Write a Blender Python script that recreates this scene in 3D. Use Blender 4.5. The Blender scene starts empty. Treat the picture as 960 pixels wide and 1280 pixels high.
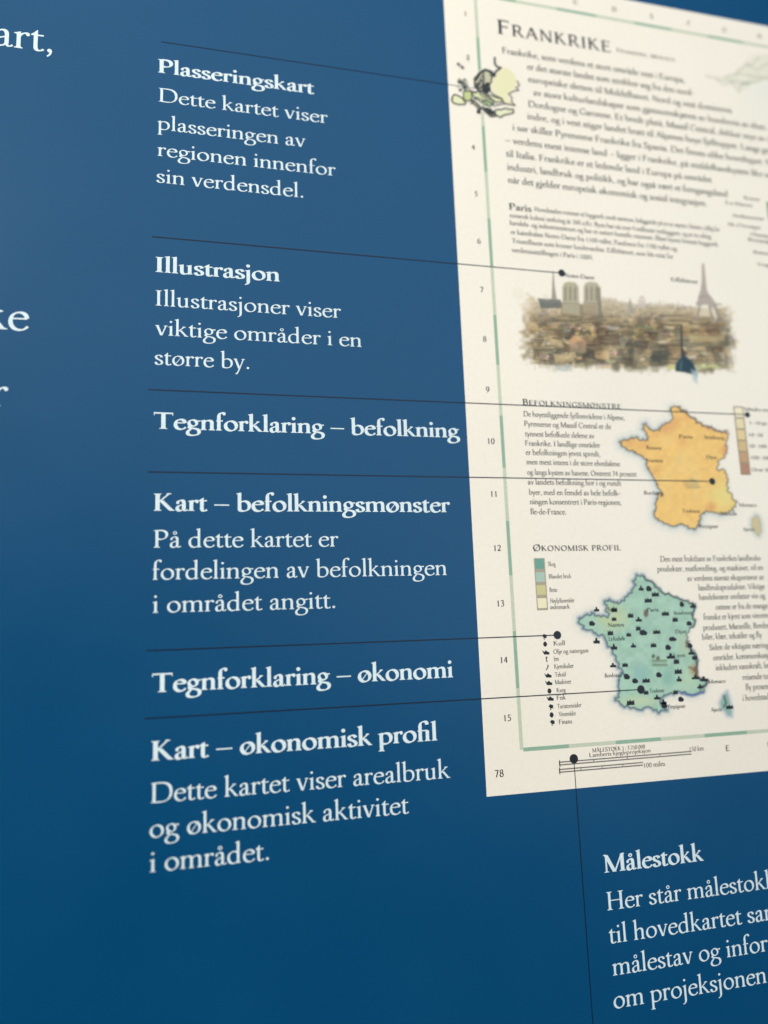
import bpy, math, random
import numpy as np
from mathutils import Matrix, Vector
from mathutils.geometry import delaunay_2d_cdt

random.seed(7)
rng = np.random.default_rng(7)
scene = bpy.context.scene
C = scene.collection
S = 0.20          # metres from the lens to the plane of the page

# ---------------------------------------------------------------- camera
# rows: camera right, camera down, camera forward, in page axes (across, down, into the paper)
R = np.array([[0.96946957, 0.03532272, -0.24265421],
              [0.00481224, 0.9866392, 0.1628494],
              [0.24516444, -0.15904525, 0.9563467]])
cam = bpy.data.cameras.new('camera')
cam.sensor_fit = 'VERTICAL'
cam.sensor_height = 24.0
cam.lens = 956.0 / 1280.0 * 24.0
cam.clip_start = 0.005
cam.clip_end = 50
cam.dof.use_dof = True
cam.dof.focus_distance = S * 1.04
cam.dof.aperture_fstop = 3.0
camo = bpy.data.objects.new('camera', cam)
right = (R[0, 0], -R[0, 1], -R[0, 2])
up = (-R[1, 0], R[1, 1], R[1, 2])
back = (-R[2, 0], R[2, 1], R[2, 2])
m = Matrix((right, up, back)).transposed().to_4x4()
m.translation = (0, 0, S)
camo.matrix_world = m
C.objects.link(camo)
scene.camera = camo

# ---------------------------------------------------------------- light: soft room light, a pale window beyond the head of the page
world = bpy.data.worlds.new('World')
scene.world = world
world.use_nodes = True
bg = world.node_tree.nodes['Background']
bg.inputs[0].default_value = (0.80, 0.86, 1.0, 1)
bg.inputs[1].default_value = 0.035


def area(name, loc, target, sx, sy, power, col):
    l = bpy.data.lights.new(name, 'AREA')
    l.shape = 'RECTANGLE'
    l.size = sx
    l.size_y = sy
    l.energy = power
    l.color = col
    o = bpy.data.objects.new(name, l)
    o.location = loc
    o.rotation_euler = (Vector(target) - Vector(loc)).to_track_quat('-Z', 'Y').to_euler()
    C.objects.link(o)
    return o


area('window_light', (0.30, 0.45, 0.85), (0.08, 0.10, 0), 1.7, 0.92, 8.0, (0.64, 0.83, 1.0))
area('reading_lamp', (-1.05, 0.76, 0.88), (0.10, 0.02, 0), 0.22, 0.22, 37.0, (1.0, 0.87, 0.73))
scene.view_settings.view_transform = 'Standard'
scene.view_settings.look = 'None'
scene.view_settings.exposure = 0.0
scene.view_settings.gamma = 1.0


# ---------------------------------------------------------------- the plan of the page
def plan(x, y):
    """sight line through a measured point of the picture -> (across, down) on the page, in lens heights"""
    r = np.array([x - 480.0, y - 640.0, 956.0])
    n = R.T @ r                 # page-axis components
    return n[0] / n[2], n[1] / n[2]


def W(u, v, z=0.0):
    return (u * S, -v * S, z)


# ---------------------------------------------------------------- materials
def srgb(r, g, b):
    f = lambda c: (c / 255 / 12.92) if c / 255 <= 0.04045 else ((c / 255 + 0.055) / 1.055) ** 2.4
    return (f(r), f(g), f(b))


PAPER = np.array([0.80, 0.756, 0.655])


def print_mat(name, col=None, attr=False, rough=0.32, spec=0.34, mottling=0.03, scale=900.0, coat=0.0, streak=0.0):
    mt = bpy.data.materials.new(name)
    mt.use_nodes = True
    nt = mt.node_tree
    bs = nt.nodes['Principled BSDF']
    bs.inputs['Roughness'].default_value = rough
    bs.inputs['Specular IOR Level'].default_value = spec
    geo = nt.nodes.new('ShaderNodeNewGeometry')
    no = nt.nodes.new('ShaderNodeTexNoise')
    no.inputs['Scale'].default_value = scale
    no.inputs['Detail'].default_value = 3
    nt.links.new(geo.outputs['Position'], no.inputs['Vector'])
    big = nt.nodes.new('ShaderNodeTexNoise')
    big.inputs['Scale'].default_value = 22
    big.inputs['Detail'].default_value = 2
    nt.links.new(geo.outputs['Position'], big.inputs['Vector'])
    mr = nt.nodes.new('ShaderNodeMapRange')
    mr.inputs['From Min'].default_value = 0.3
    mr.inputs['From Max'].default_value = 0.7
    mr.inputs['To Min'].default_value = 1 - mottling
    mr.inputs['To Max'].default_value = 1 + mottling
    nt.links.new(no.outputs['Fac'], mr.inputs['Value'])
    mb = nt.nodes.new('ShaderNodeMapRange')
    mb.inputs['From Min'].default_value = 0.3
    mb.inputs['From Max'].default_value = 0.7
    mb.inputs['To Min'].default_value = 1 - mottling * 0.6
    mb.inputs['To Max'].default_value = 1 + mottling * 0.6
    nt.links.new(big.outputs['Fac'], mb.inputs['Value'])
    mul = nt.nodes.new('ShaderNodeMath')
    mul.operation = 'MULTIPLY'
    nt.links.new(mr.outputs[0], mul.inputs[0])
    nt.links.new(mb.outputs[0], mul.inputs[1])
    vm = nt.nodes.new('ShaderNodeVectorMath')
    vm.operation = 'SCALE'
    if attr:
        at = nt.nodes.new('ShaderNodeAttribute')
        at.attribute_name = 'ink'
        nt.links.new(at.outputs['Color'], vm.inputs[0])
    else:
        vm.inputs[0].default_value = col
    nt.links.new(mul.outputs[0], vm.inputs['Scale'])
    nt.links.new(vm.outputs[0], bs.inputs['Base Color'])
    # sheen of the coated paper is not even: roughness wanders, the fibre shows as a faint relief
    rr = nt.nodes.new('ShaderNodeMapRange')
    rr.inputs['From Min'].default_value = 0.3
    rr.inputs['From Max'].default_value = 0.7
    rr.inputs['To Min'].default_value = rough - 0.03
    rr.inputs['To Max'].default_value = rough + 0.03
    nt.links.new(big.outputs['Fac'], rr.inputs['Value'])
    nt.links.new(rr.outputs[0], bs.inputs['Roughness'])
    bp = nt.nodes.new('ShaderNodeBump')
    bp.inputs['Strength'].default_value = 0.06
    bp.inputs['Distance'].default_value = 0.0002
    nt.links.new(no.outputs['Fac'], bp.inputs['Height'])
    # the sheet cockles very slightly
    wv = nt.nodes.new('ShaderNodeTexNoise')
    wv.inputs['Scale'].default_value = 11
    wv.inputs['Detail'].default_value = 1
    nt.links.new(geo.outputs['Position'], wv.inputs['Vector'])
    bp2 = nt.nodes.new('ShaderNodeBump')
    bp2.inputs['Strength'].default_value = 0.35
    bp2.inputs['Distance'].default_value = 0.004
    nt.links.new(wv.outputs['Fac'], bp2.inputs['Height'])
    nt.links.new(bp.outputs['Normal'], bp2.inputs['Normal'])
    nt.links.new(bp2.outputs['Normal'], bs.inputs['Normal'])
    return mt


M_BLUE = print_mat('blue_printed_paper', (0.0003, 0.058, 0.154), mottling=0.055, scale=1500.0)
M_PAPER = print_mat('cream_paper', tuple(PAPER), mottling=0.022)
M_PRINT = print_mat('colour_print', attr=True, mottling=0.022)
M_WHITE = print_mat('white_lettering', (0.63, 0.75, 0.79), mottling=0.07, scale=1500.0)
M_BLACK = print_mat('black_ink', (0.012, 0.012, 0.016), mottling=0.02)
M_LINE = print_mat('dark_line_ink', (0.006, 0.010, 0.022), mottling=0.02)
M_GREY = print_mat('grey_text_ink', (0.013, 0.012, 0.012), mottling=0.02)
M_TITLE = print_mat('title_ink', (0.018, 0.016, 0.026), mottling=0.02)
M_LABEL = print_mat('label_ink', (0.06, 0.045, 0.035), mottling=0.02)
M_RULE = print_mat('grey_rule_ink', (0.16, 0.15, 0.14), mottling=0.02)
M_GRASS = print_mat('grass_green_ink', (0.20, 0.36, 0.16), mottling=0.05)
M_DGREEN = print_mat('dark_green_ink', (0.25, 0.40, 0.29), mottling=0.05)
M_LGREEN = print_mat('pale_green_ink', (0.50, 0.56, 0.43), mottling=0.05)


# ---------------------------------------------------------------- mesh helpers
def mesh_obj(name, verts, faces, mat, parent, label=None):
    me = bpy.data.meshes.new(name)
    me.from_pydata([tuple(v) for v in verts], [], faces)
    me.materials.append(mat)
    me.update()
    o = bpy.data.objects.new(name, me)
    o.parent = parent
    C.objects.link(o)
    if label:
        o['label'] = label
    return o


def triangulate(polys):
    pts, faces = [], []
    for p in polys:
        a = sum(p[i][0] * p[(i + 1) % len(p)][1] - p[(i + 1) % len(p)][0] * p[i][1] for i in range(len(p)))
        if abs(a) < (1e-12 if abs(p[0][0]) < 3 else 0.5):
            continue
        q = p if a > 0 else p[::-1]
        faces.append(list(range(len(pts), len(pts) + len(q))))
        pts += [Vector(t) for t in q]
    vo, _, fo, _, _, of = delaunay_2d_cdt(pts, [], faces, 1, 1e-4)
    out = []
    for f, src in zip(fo, of):
        if not src:      # a counter, enclosed but not inked
            continue
        a, b, c = [vo[i] for i in f[:3]]
        ar = (b[0] - a[0]) * (c[1] - a[1]) - (c[0] - a[0]) * (b[1] - a[1])
        out.append(tuple(f) if ar > 0 else tuple(f[::-1]))
    return np.array([(v[0], v[1]) for v in vo]), out


# ---------------------------------------------------------------- an old-style book face, cut with a broad nib
def bez(p, n):
    out = []
    for k in range(0, len(p) - 3, 3):
        a, b, c, d = [np.array(q, float) for q in p[k:k + 4]]
        for i in range(n + (k + 6 >= len(p) + 2)):
            t = i / n
            out.append((1 - t) ** 3 * a + 3 * (1 - t) ** 2 * t * b + 3 * (1 - t) * t * t * c + t ** 3 * d)
    out.append(np.array(p[-1], float))
    q = [out[0]]
    for o in out[1:]:
        if np.hypot(*(o - q[-1])) > 1e-3:
            q.append(o)
    return np.array(q)


class Face:
    def __init__(s, bold, n):
        s.n = n
        s.bold = bold
        s.w = 124.0 if bold else 78.0      # stem
        s.h = 44.0 if bold else 32.0      # hairline
        s.k = 1.10 if bold else 1.0       # spread
        if not bold and n < 6:
            s.w, s.h = 98.0, 50.0      # small sizes are cut sturdier
        s.cache = {}
        s.P = []

    def X(s, x):
        return x * s.k

    def poly(s, pts, raw=False):
        s.P.append([(p[0] if raw else s.X(p[0]), p[1]) for p in pts])

    def nib(s, pts, w=None, h=None, ang=22, n=None):
        w = s.w * 1.04 if w is None else w
        h = s.h if h is None else h
        q = bez([(s.X(p[0]), p[1]) for p in pts], n or s.n)
        d = np.gradient(q, axis=0)
        phi = np.arctan2(d[:, 1], d[:, 0])
        a = math.radians(ang)
        hw = np.sqrt((w / 2 * np.sin(phi - a)) ** 2 + (h / 2 * np.cos(phi - a)) ** 2)
        nx, ny = -np.sin(phi), np.cos(phi)
        L = np.stack([q[:, 0] + nx * hw, q[:, 1] + ny * hw], 1)
        Rr = np.stack([q[:, 0] - nx * hw, q[:, 1] - ny * hw], 1)
        for i in range(len(q) - 1):
            s.P.append([tuple(L[i]), tuple(Rr[i]), tuple(Rr[i + 1])])
            s.P.append([tuple(L[i]), tuple(Rr[i + 1]), tuple(L[i + 1])])

    def stem(s, x, y0, y1, w=None):
        w = (w or s.w) / 2
        x = s.X(x)
        s.poly([(x - w, y0), (x + w, y0), (x + w, y1), (x - w, y1)], True)

    def foot(s, x, y=0, dirn=1, e=42, w=None, l=True, r=True):
        w = (w or s.w) / 2
        x = s.X(x)
        t = 24 if s.bold else 20
        a = w + (e if l else 0)
        b = w + (e if r else 0)
        f = dirn
        s.poly([(x - a, y), (x + b, y), (x + b, y + t * f), (x + w + (10 if r else 0), y + (t + 10) * f), (x + w, y + 66 * f),
                (x - w, y + 66 * f), (x - w - (10 if l else 0), y + (t + 10) * f), (x - a, y + t * f)], True)

    def flag(s, x, y):
        w = s.w / 2
        x = s.X(x)
        s.poly([(x + w, y + 12), (x - w - 52, y - 32), (x - w - 48, y - 50), (x - w - 8, y - 56), (x - w, y - 76), (x - w, y - 130),
                (x + w, y - 130)], True)

    def dot(s, x, y, r):
        x = s.X(x)
        k = 4 * max(2, s.n // 3)
        s.poly([(x + r * math.cos(2 * math.pi * i / k), y + r * math.sin(2 * math.pi * i / k)) for i in range(k)], True)

    def diag(s, x0, y0, x1, y1, w):
        w = w / 2 * 1.08
        a, b = s.X(x0), s.X(x1)
        s.poly([(a - w, y0), (a + w, y0), (b + w, y1), (b - w, y1)], True)

    def slab(s, x, y, a, b=None, f=1):
        b = a if b is None else b
        x = s.X(x)
        t = (24 if s.bold else 20) * f
        s.poly([(x - a, y), (x + b, y), (x + b, y + t), (x + b * .35, y + t * 1.7), (x - a * .35, y + t * 1.7), (x - a, y + t)], True)

    def ring(s, cx, cy, rx, ry, w=None, h=None, ang=22):
        k = 0.5523
        s.nib([(cx + rx, cy), (cx + rx, cy + k * ry), (cx + k * rx, cy + ry), (cx, cy + ry),
               (cx - k * rx, cy + ry), (cx - rx, cy + k * ry), (cx - rx, cy),
               (cx - rx, cy - k * ry), (cx - k * rx, cy - ry), (cx, cy - ry),
               (cx + k * rx, cy - ry), (cx + rx, cy - k * ry), (cx + rx, cy)], w, h, ang)

    # each letter returns its advance
    def build(s, c):
        w, h, b = s.w, s.h, s.bold
        XH, CH, AS = 405, 650, 715
        cw = w * 1.16
        if c == 'a':
            s.nib([(75, 300), (85, 372), (150, 400), (190, 395), (250, 388), (262, 345), (262, 280)])
            s.dot(78, 306, w * .42)
            s.stem(262, 70, 285)
            s.nib([(262, 95), (262, 20), (290, 5), (322, 14), (345, 20), (360, 34), (375, 50)], ang=10, w=w * .75)
            s.nib([(262, 240), (170, 222), (66, 190), (66, 100), (66, 15), (130, 2), (160, 8), (205, 16), (240, 55), (262, 90)])
            return 385
        if c == 'å':
            a = s.build('a'); s.ring(188, 545, 50, 50, w * .42, h * .95); return a
        if c == 'b':
            s.stem(100, 24, AS - 100); s.flag(100, AS)
            s.nib([(100, 300), (140, 355), (195, 388), (250, 385), (350, 380), (405, 305), (405, 205), (405, 75), (320, 5), (225, 5), (170, 5), (130, 15), (100, 40)])
            return 470
        if c == 'c':
            s.nib([(330, 318), (305, 385), (260, 388), (215, 388), (120, 388), (58, 310), (58, 200), (58, 75), (130, 5), (215, 5), (280, 5), (325, 35), (352, 80)])
            s.dot(322, 318, w * .42)
            return 385
        if c == 'd':
            s.stem(352, 60, AS - 100); s.flag(352, AS)
            s.nib([(352, 330), (310, 375), (270, 388), (225, 386), (120, 380), (58, 300), (58, 195), (58, 75), (120, 3), (205, 5), (265, 8), (310, 40), (352, 85)])
            x = s.X(352)
            s.poly([(x - w / 2, -8), (x - w / 2, 90), (x + w / 2, 90), (x + w / 2, 34), (x + w / 2 + 45, 30), (x + w / 2 + 47, 16)], True)
            return 480
        if c == 'e':
            s.nib([(345, 262), (345, 350), (280, 388), (215, 388), (120, 388), (58, 305), (58, 195), (58, 70), (135, 5), (225, 5), (290, 5), (335, 40), (366, 90)])
            s.poly([(72, 232), (352, 240), (352, 240 + h * 1.0), (72, 232 + h * 1.0)])
            return 392
        if c == 'æ':
            s.nib([(75, 300), (85, 372), (150, 400), (190, 395), (250, 388), (262, 345), (262, 280)])
            s.dot(78, 306, w * .42)
            s.nib([(262, 240), (170, 222), (66, 190), (66, 100), (66, 15), (130, 2), (160, 8), (205, 16), (240, 55), (262, 90)])
            s.nib([(545, 262), (545, 350), (490, 388), (420, 388), (330, 388), (262, 305), (262, 195), (262, 70), (335, 5), (425, 5), (490, 5), (535, 40), (566, 90)])
            s.poly([(272, 232), (552, 240), (552, 240 + h), (272, 232 + h)])
            return 590
        if c in 'èé':
            a = s.build('e')
            s.diag(260 if c == 'è' else 170, 470, 170 if c == 'è' else 260, 590, h * 1.6)
            return a
        if c == 'f':
            s.stem(112, 20, 570); s.foot(112)
            s.nib([(112, 545), (112, 640), (150, 712), (215, 712), (245, 712), (262, 706), (285, 680)])
            s.dot(276, 672, w * .45)
            s.poly([(30, 366), (240, 366), (240, 366 + h * 1.1), (30, 366 + h * .8)])
            return 262
        if c == 'ﬁ':
            s.stem(112, 20, 570); s.foot(112)
            s.nib([(112, 545), (112, 640), (160, 712), (245, 712), (300, 712), (340, 700), (345, 600)])
            s.poly([(30, 366), (350, 366), (350, 366 + h * 1.1), (30, 366 + h * .8)])
            s.stem(345, 20, XH - 20); s.foot(345)
            return 462
        if c == 'g':
            s.ring(195, 265, 118, 122, w * .92)
            s.poly([(285, 348), (330, 372), (420, 380), (418, 330), (340, 335)])
            s.nib([(125, 165), (70, 125), (75, 75), (165, 62), (290, 45), (390, 25), (390, -75), (390, -180), (290, -225), (190, -225), (80, -225), (34, -180), (36, -120), (40, -60), (90, -20), (140, 35)], ang=15)
            return 425
        if c == 'h':
            s.stem(100, 20, AS - 100); s.flag(100, AS); s.foot(100)
            s.nib([(100, 280), (150, 345), (200, 385), (255, 385), (330, 385), (355, 340), (355, 270)])
            s.stem(355, 20, 280); s.foot(355)
            return 465
        if c in 'iı':
            s.stem(108, 20, XH - 100); s.flag(108, XH); s.foot(108)
            if c == 'i': s.dot(104, 580, w * .56)
            return 218
        if c == 'j':
            s.stem(108, -120, XH - 100); s.flag(108, XH); s.dot(104, 580, w * .56)
            s.nib([(108, -100), (108, -190), (70, -235), (0, -250)])
            return 215
        if c == 'k':
            s.stem(100, 20, AS - 100); s.flag(100, AS); s.foot(100)
            s.diag(125, 205, 318, 385, h * 1.5); s.slab(318, XH - 24, 62, 60)
            s.diag(205, 245, 385, 12, w * 1.02); s.slab(400, 0, 70, 62)
            return 455
        if c == 'l':
            s.stem(108, 20, AS - 100); s.flag(108, AS); s.foot(108)
            return 218
        if c == 'm':
            s.stem(100, 20, XH - 100); s.flag(100, XH); s.foot(100)
            for a in (100, 350):
                s.nib([(a, 285), (a + 45, 345), (a + 90, 385), (a + 150, 385), (a + 225, 385), (a + 250, 340), (a + 250, 270)])
                s.stem(a + 250, 20, 280); s.foot(a + 250)
            return 708
        if c == 'n':
            s.stem(100, 20, XH - 100); s.flag(100, XH); s.foot(100)
            s.nib([(100, 285), (150, 345), (200, 385), (255, 385), (335, 385), (358, 340), (358, 270)])
            s.stem(358, 20, 280); s.foot(358)
            return 465
        if c in 'oø':
            s.ring(230, 197, 170, 190)
            if c == 'ø':
                s.diag(95, 0, 365, 395, h * .8)
            return 460
        if c == 'p':
            s.stem(100, -230, XH - 100); s.flag(100, XH); s.foot(100, -250)
            s.nib([(100, 300), (140, 355), (195, 388), (250, 385), (350, 380), (405, 305), (405, 205), (405, 75), (320, 5), (225, 5), (170, 5), (130, 15), (100, 40)])
            return 470
        if c == 'q':
            s.stem(352, -230, 400); s.foot(352, -250)
            s.nib([(352, 350), (310, 375), (270, 388), (225, 386), (120, 380), (58, 300), (58, 195), (58, 75), (120, 3), (205, 5), (265, 8), (310, 40), (352, 85)])
            return 465
        if c == 'r':
            s.stem(100, 20, XH - 100); s.flag(100, XH); s.foot(100)
            s.nib([(100, 275), (135, 340), (180, 392), (230, 388), (250, 386), (265, 378), (280, 360)])
            s.dot(272, 358, w * .48)
            return 312
        if c == 's':
            s.nib([(258, 305), (245, 365), (205, 388), (160, 388), (105, 388), (66, 355), (66, 305), (66, 205), (268, 205), (268, 95), (268, 35), (220, 5), (160, 5), (100, 5), (66, 40), (52, 105)], ang=12)
            return 322
        if c == 't':
            s.stem(108, 90, 400)
            x = s.X(108)
            s.poly([(x - w / 2 - 50, 368), (x - w / 2, 368), (x + w / 2, 368), (x + w / 2, 510), (x + w / 2 - 14, 510), (x - w / 2 + 4, 440), (x - w / 2 - 50, 395)], True)
            s.poly([(108, 366), (255, 366), (262, 366 + h * 1.2), (108, 366 + h * 1.0)])
            s.nib([(108, 110), (108, 25), (140, 4), (185, 6), (215, 8), (238, 25), (262, 50)], ang=15)
            return 272
        if c == 'u':
            s.stem(100, 120, XH - 100); s.flag(100, XH)
            s.stem(345, 60, XH - 100); s.flag(345, XH)
            s.nib([(100, 130), (100, 40), (145, 6), (200, 8), (260, 12), (310, 50), (345, 90)])
            x = s.X(345)
            s.poly([(x - w / 2, -8), (x - w / 2, 90), (x + w / 2, 90), (x + w / 2, 34), (x + w / 2 + 45, 30), (x + w / 2 + 47, 16)], True)
            return 470
        if c in 'vy':
            s.diag(70, 390, 205, -5, w * 1.0); s.slab(70, XH - 24, 68, 62)
            s.diag(345, 390, 215, 0, h * 1.25); s.slab(345, XH - 24, 62, 58)
            if c == 'y':
                s.diag(216, 10, 120, -225, h * 1.35); s.dot(100, -215, w * .42)
            return 405
        if c == 'w':
            s.diag(70, 390, 190, -5, w); s.slab(70, XH - 24, 66, 60)
            s.diag(315, 390, 198, 0, h * 1.25); s.diag(315, 390, 435, -5, w); s.slab(315, XH - 24, 60, 60)
            s.diag(560, 390, 443, 0, h * 1.25); s.slab(560, XH - 24, 58, 56)
            return 620
        if c == 'x':
            s.diag(80, 390, 330, 10, w * .98); s.slab(80, XH - 24, 64, 60); s.slab(335, 0, 62, 64)
            s.diag(320, 390, 80, 10, h * 1.25); s.slab(320, XH - 24, 56, 54); s.slab(80, 0, 52, 54)
            return 410
        if c == 'z':
            s.poly([(50, XH - h * 1.2), (340, XH - h * 1.2), (340, XH), (50, XH)]); s.poly([(45, 0), (345, 0), (345, h * 1.2), (45, h * 1.2)])
            s.diag(90, 10, 300, 390, w * .95); s.poly([(50, 300), (72, 300), (80, 390), (50, 400)]); s.poly([(345, 0), (362, 110), (345, 110), (325, 20)])
            return 390
        if c == '.':
            s.dot(105, 42, w * .6); return 210
        if c == ',':
            s.dot(105, 42, w * .58)
            s.nib([(130, 45), (140, -20), (105, -80), (60, -105)], w=w * .6, h=h)
            return 215
        if c == ':':
            s.dot(105, 42, w * .58); s.dot(105, 350, w * .58); return 215
        if c == '-':
            s.poly([(40, 195), (250, 210), (250, 210 + h * 1.5), (40, 195 + h * 1.5)]); return 290
        if c == '–':
            s.poly([(15, 208), (480, 208), (480, 208 + h * 1.05), (15, 208 + h * 1.05)]); return 500
        if c in "'":
            s.nib([(100, 700), (100, 640), (80, 590), (70, 560)], w=w * .6); return 150
        if c in '()':
            f = 1 if c == '(' else -1
            o = 0 if c == '(' else 260
            s.nib([(o + f * 220, 700), (o + f * 50, 560), (o + f * 50, 20), (o + f * 220, -160)], w=w * .7); return 260
        # capitals
        if c in 'IÎ':
            s.stem(150, 20, CH - 20, cw); s.foot(150, 0, 1, 55, cw); s.foot(150, CH, -1, 55, cw)
            if c == 'Î': s.diag(100, 710, 152, 780, h * 1.4); s.diag(204, 710, 152, 780, h * 1.4)
            return 300
        if c in 'HKNMLEFBDPRTJU':
            if c == 'J':
                s.stem(150, -60, CH - 20, cw); s.foot(150, CH, -1, 55, cw)
                s.nib([(150, -40), (150, -130), (100, -170), (30, -180)], cw); return 290
            if c == 'T':
                s.stem(310, 20, CH - 30, cw); s.foot(310, 0, 1, 62, cw)
                s.poly([(25, CH - h * 1.25), (595, CH - h * 1.25), (602, CH + 12), (580, CH), (45, CH), (20, CH + 8)])
                s.poly([(22, CH + 6), (52, CH - 10), (40, CH - 120), (18, CH - 120)]); s.poly([(600, CH + 10), (570, CH - 10), (588, CH - 120), (608, CH - 120)])
                return 620
            if c == 'U':
                s.stem(120, 200, CH - 20, cw); s.foot(120, CH, -1, 55, cw)
                s.nib([(120, 240), (120, 60), (210, 0), (320, 0), (450, 0), (520, 80), (520, 240)], cw); s.stem(520, 230, CH - 10, h * 1.3); s.foot(520, CH, -1, 50, h * 1.3)
                return 640
            x0 = 130
            if c == 'M':
                s.stem(115, 15, CH - 15, h * 1.5); s.foot(115, 0, 1, 62, h * 1.5); s.slab(90, CH - 22, 75, 60)
                s.diag(120, CH - 5, 405, 0, cw * .98); s.diag(695, CH, 415, 0, h * 1.4)
                s.stem(705, 15, CH - 10, cw); s.foot(705, 0, 1, 58, cw); s.slab(730, CH - 22, 60, 75)
                return 830
            if c == 'N':
                s.stem(125, 15, CH - 15, h * 1.4); s.foot(125, 0, 1, 58, h * 1.4); s.slab(100, CH - 22, 75, 50)
                s.diag(125, CH - 5, 560, 0, cw); s.stem(575, 0, CH - 10, h * 1.4); s.foot(575, CH, -1, 58, h * 1.4)
                return 700
            s.stem(x0, 20, CH - 20, cw); s.foot(x0, 0, 1, 55, cw)
            if c == 'H':
                s.foot(x0, CH, -1, 55, cw); s.stem(560, 20, CH - 20, cw); s.foot(560, 0, 1, 55, cw); s.foot(560, CH, -1, 55, cw)
                s.poly([(x0, 320), (560, 320), (560, 320 + h * 1.1), (x0, 320 + h * 1.1)]); return 690
            if c == 'K':
                s.foot(x0, CH, -1, 55, cw)
                s.diag(150, 310, 455, CH - 12, h * 1.5); s.slab(460, CH - 22, 80, 85)
                s.diag(240, 385, 540, 15, cw * 1.05); s.slab(560, 0, 85, 85); return 650
            if c in 'EFL':
                s.foot(x0, CH, -1, 55, cw, r=(c == 'L'))
                if c in 'EF':
                    s.poly([(x0, CH - h * 1.15), (470, CH - h * 1.15), (475, CH), (x0, CH)]); s.poly([(455, CH), (478, CH), (488, CH - 125), (468, CH - 125)])
                    s.poly([(x0, 322), (400, 322), (400, 322 + h * 1.1), (x0, 322 + h * 1.1)]); s.poly([(388, 260), (408, 260), (408, 420), (388, 420)])
                if c in 'EL':
                    s.poly([(x0, 0), (500, 0), (505, h * 1.15), (x0, h * 1.15)]); s.poly([(478, 0), (502, 0), (532, 140), (512, 140)])
                return {'E': 560, 'F': 530, 'L': 545}[c]
            s.foot(x0, CH, -1, 55, cw, r=False)
            if c == 'D':
                s.nib([(x0, CH - 14), (250, CH - 12), (330, CH - 10), (380, CH - 14), (560, CH - 25), (640, 500), (640, 330), (640, 120), (520, 12), (330, 12), (260, 12), (200, 12), (x0, 14)], cw); return 710
            if c in 'PR':
                s.nib([(x0, CH - 14), (190, CH - 8), (230, CH - 10), (270, CH - 12), (380, CH - 14), (440, 570), (440, 480), (440, 370), (350, 310), (250, 310), (215, 310), (180, 315), (150, 330)], cw)
                if c == 'R': s.diag(290, 330, 540, 12, cw * 1.02); s.slab(565, 0, 80, 80)
                return 510 if c == 'P' else 620
            if c == 'B':
                s.nib([(x0, CH - 14), (190, CH - 8), (230, CH - 10), (270, CH - 12), (360, CH - 14), (420, 580), (420, 500), (420, 410), (350, 350), (250, 350), (215, 350), (180, 350), (x0, 350)], cw)
                s.nib([(x0, 350), (200, 352), (250, 352), (300, 352), (420, 350), (480, 280), (480, 190), (480, 70), (400, 12), (270, 12), (230, 12), (190, 12), (x0, 14)], cw); return 560
        if c in 'OØCGQ':
            if c in 'OØQ': s.ring(350, 325, 285, 312, cw, h * 1.1)
            else:
                s.nib([(560, 500), (530, 600), (450, 640), (360, 640), (180, 640), (65, 500), (65, 320), (65, 120), (200, 8), (370, 8), (460, 8), (520, 40), (565, 110)], cw)
                s.poly([(548, 480), (572, 480), (566, 640), (545, 640)])
                if c == 'G': s.stem(560, 60, 260, cw); s.slab(560, 240, 80, 70)
            if c == 'Ø': s.diag(100, -40, 600, 690, h * 1.2)
            if c == 'Q': s.diag(380, 20, 620, -160, cw * .8)
            return {'O': 700, 'Ø': 700, 'Q': 710, 'C': 620, 'G': 660}[c]
        if c == 'S':
            s.nib([(400, 500), (385, 600), (320, 642), (240, 642), (150, 642), (85, 590), (85, 500), (85, 340), (430, 330), (430, 160), (430, 60), (350, 8), (250, 8), (150, 8), (90, 60), (70, 170)], cw, ang=12); return 490
        if c in 'AÅV':
            if c == 'V':
                s.diag(90, CH - 15, 330, -5, cw); s.diag(560, CH - 15, 340, 0, h * 1.3); s.slab(90, CH - 22, 85, 80); s.slab(560, CH - 22, 75, 75); return 640
            s.diag(90, 15, 320, CH, h * 1.3); s.diag(330, CH + 10, 570, 15, cw); s.slab(90, 0, 75, 75); s.slab(575, 0, 85, 80)
            s.poly([(170, 215), (470, 215), (460, 215 + h * 1.1), (180, 215 + h * 1.1)])
            if c == 'Å': s.ring(320, 740, 45, 45, w * .5, h)
            return 660
        if c == 'W':
            s.diag(80, CH - 15, 280, -5, cw); s.diag(470, CH, 290, 0, h * 1.3); s.diag(460, CH, 660, -5, cw); s.diag(860, CH - 15, 668, 0, h * 1.3)
            s.slab(80, CH - 22, 80, 75); s.slab(460, CH - 22, 70, 70); s.slab(860, CH - 22, 70, 70); return 930
        # figures (old style heights kept simple)
        if c in '0689':
            if c == '0': s.ring(230, 300, 160, 300)
            if c == '8': s.ring(230, 455, 125, 140, w * .9); s.ring(230, 155, 150, 160)
            if c == '6': s.ring(235, 195, 160, 190); s.nib([(75, 200), (75, 400), (180, 560), (360, 620)])
            if c == '9': s.ring(225, 405, 160, 190); s.nib([(385, 400), (385, 200), (280, 50), (100, -10)])
            return 460
        if c == '1': s.stem(230, 20, 560); s.foot(230); s.poly([(110, 520), (230 + w / 2 / s.k, 600), (230 + w / 2 / s.k, 500), (110, 500)]); return 460
        if c == '2': s.nib([(80, 470), (110, 570), (170, 600), (230, 600), (320, 600), (370, 540), (370, 460), (370, 330), (200, 170), (70, 30)]); s.poly([(60, 0), (390, 0), (400, h * 2), (60, h * 2)]); return 460
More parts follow.
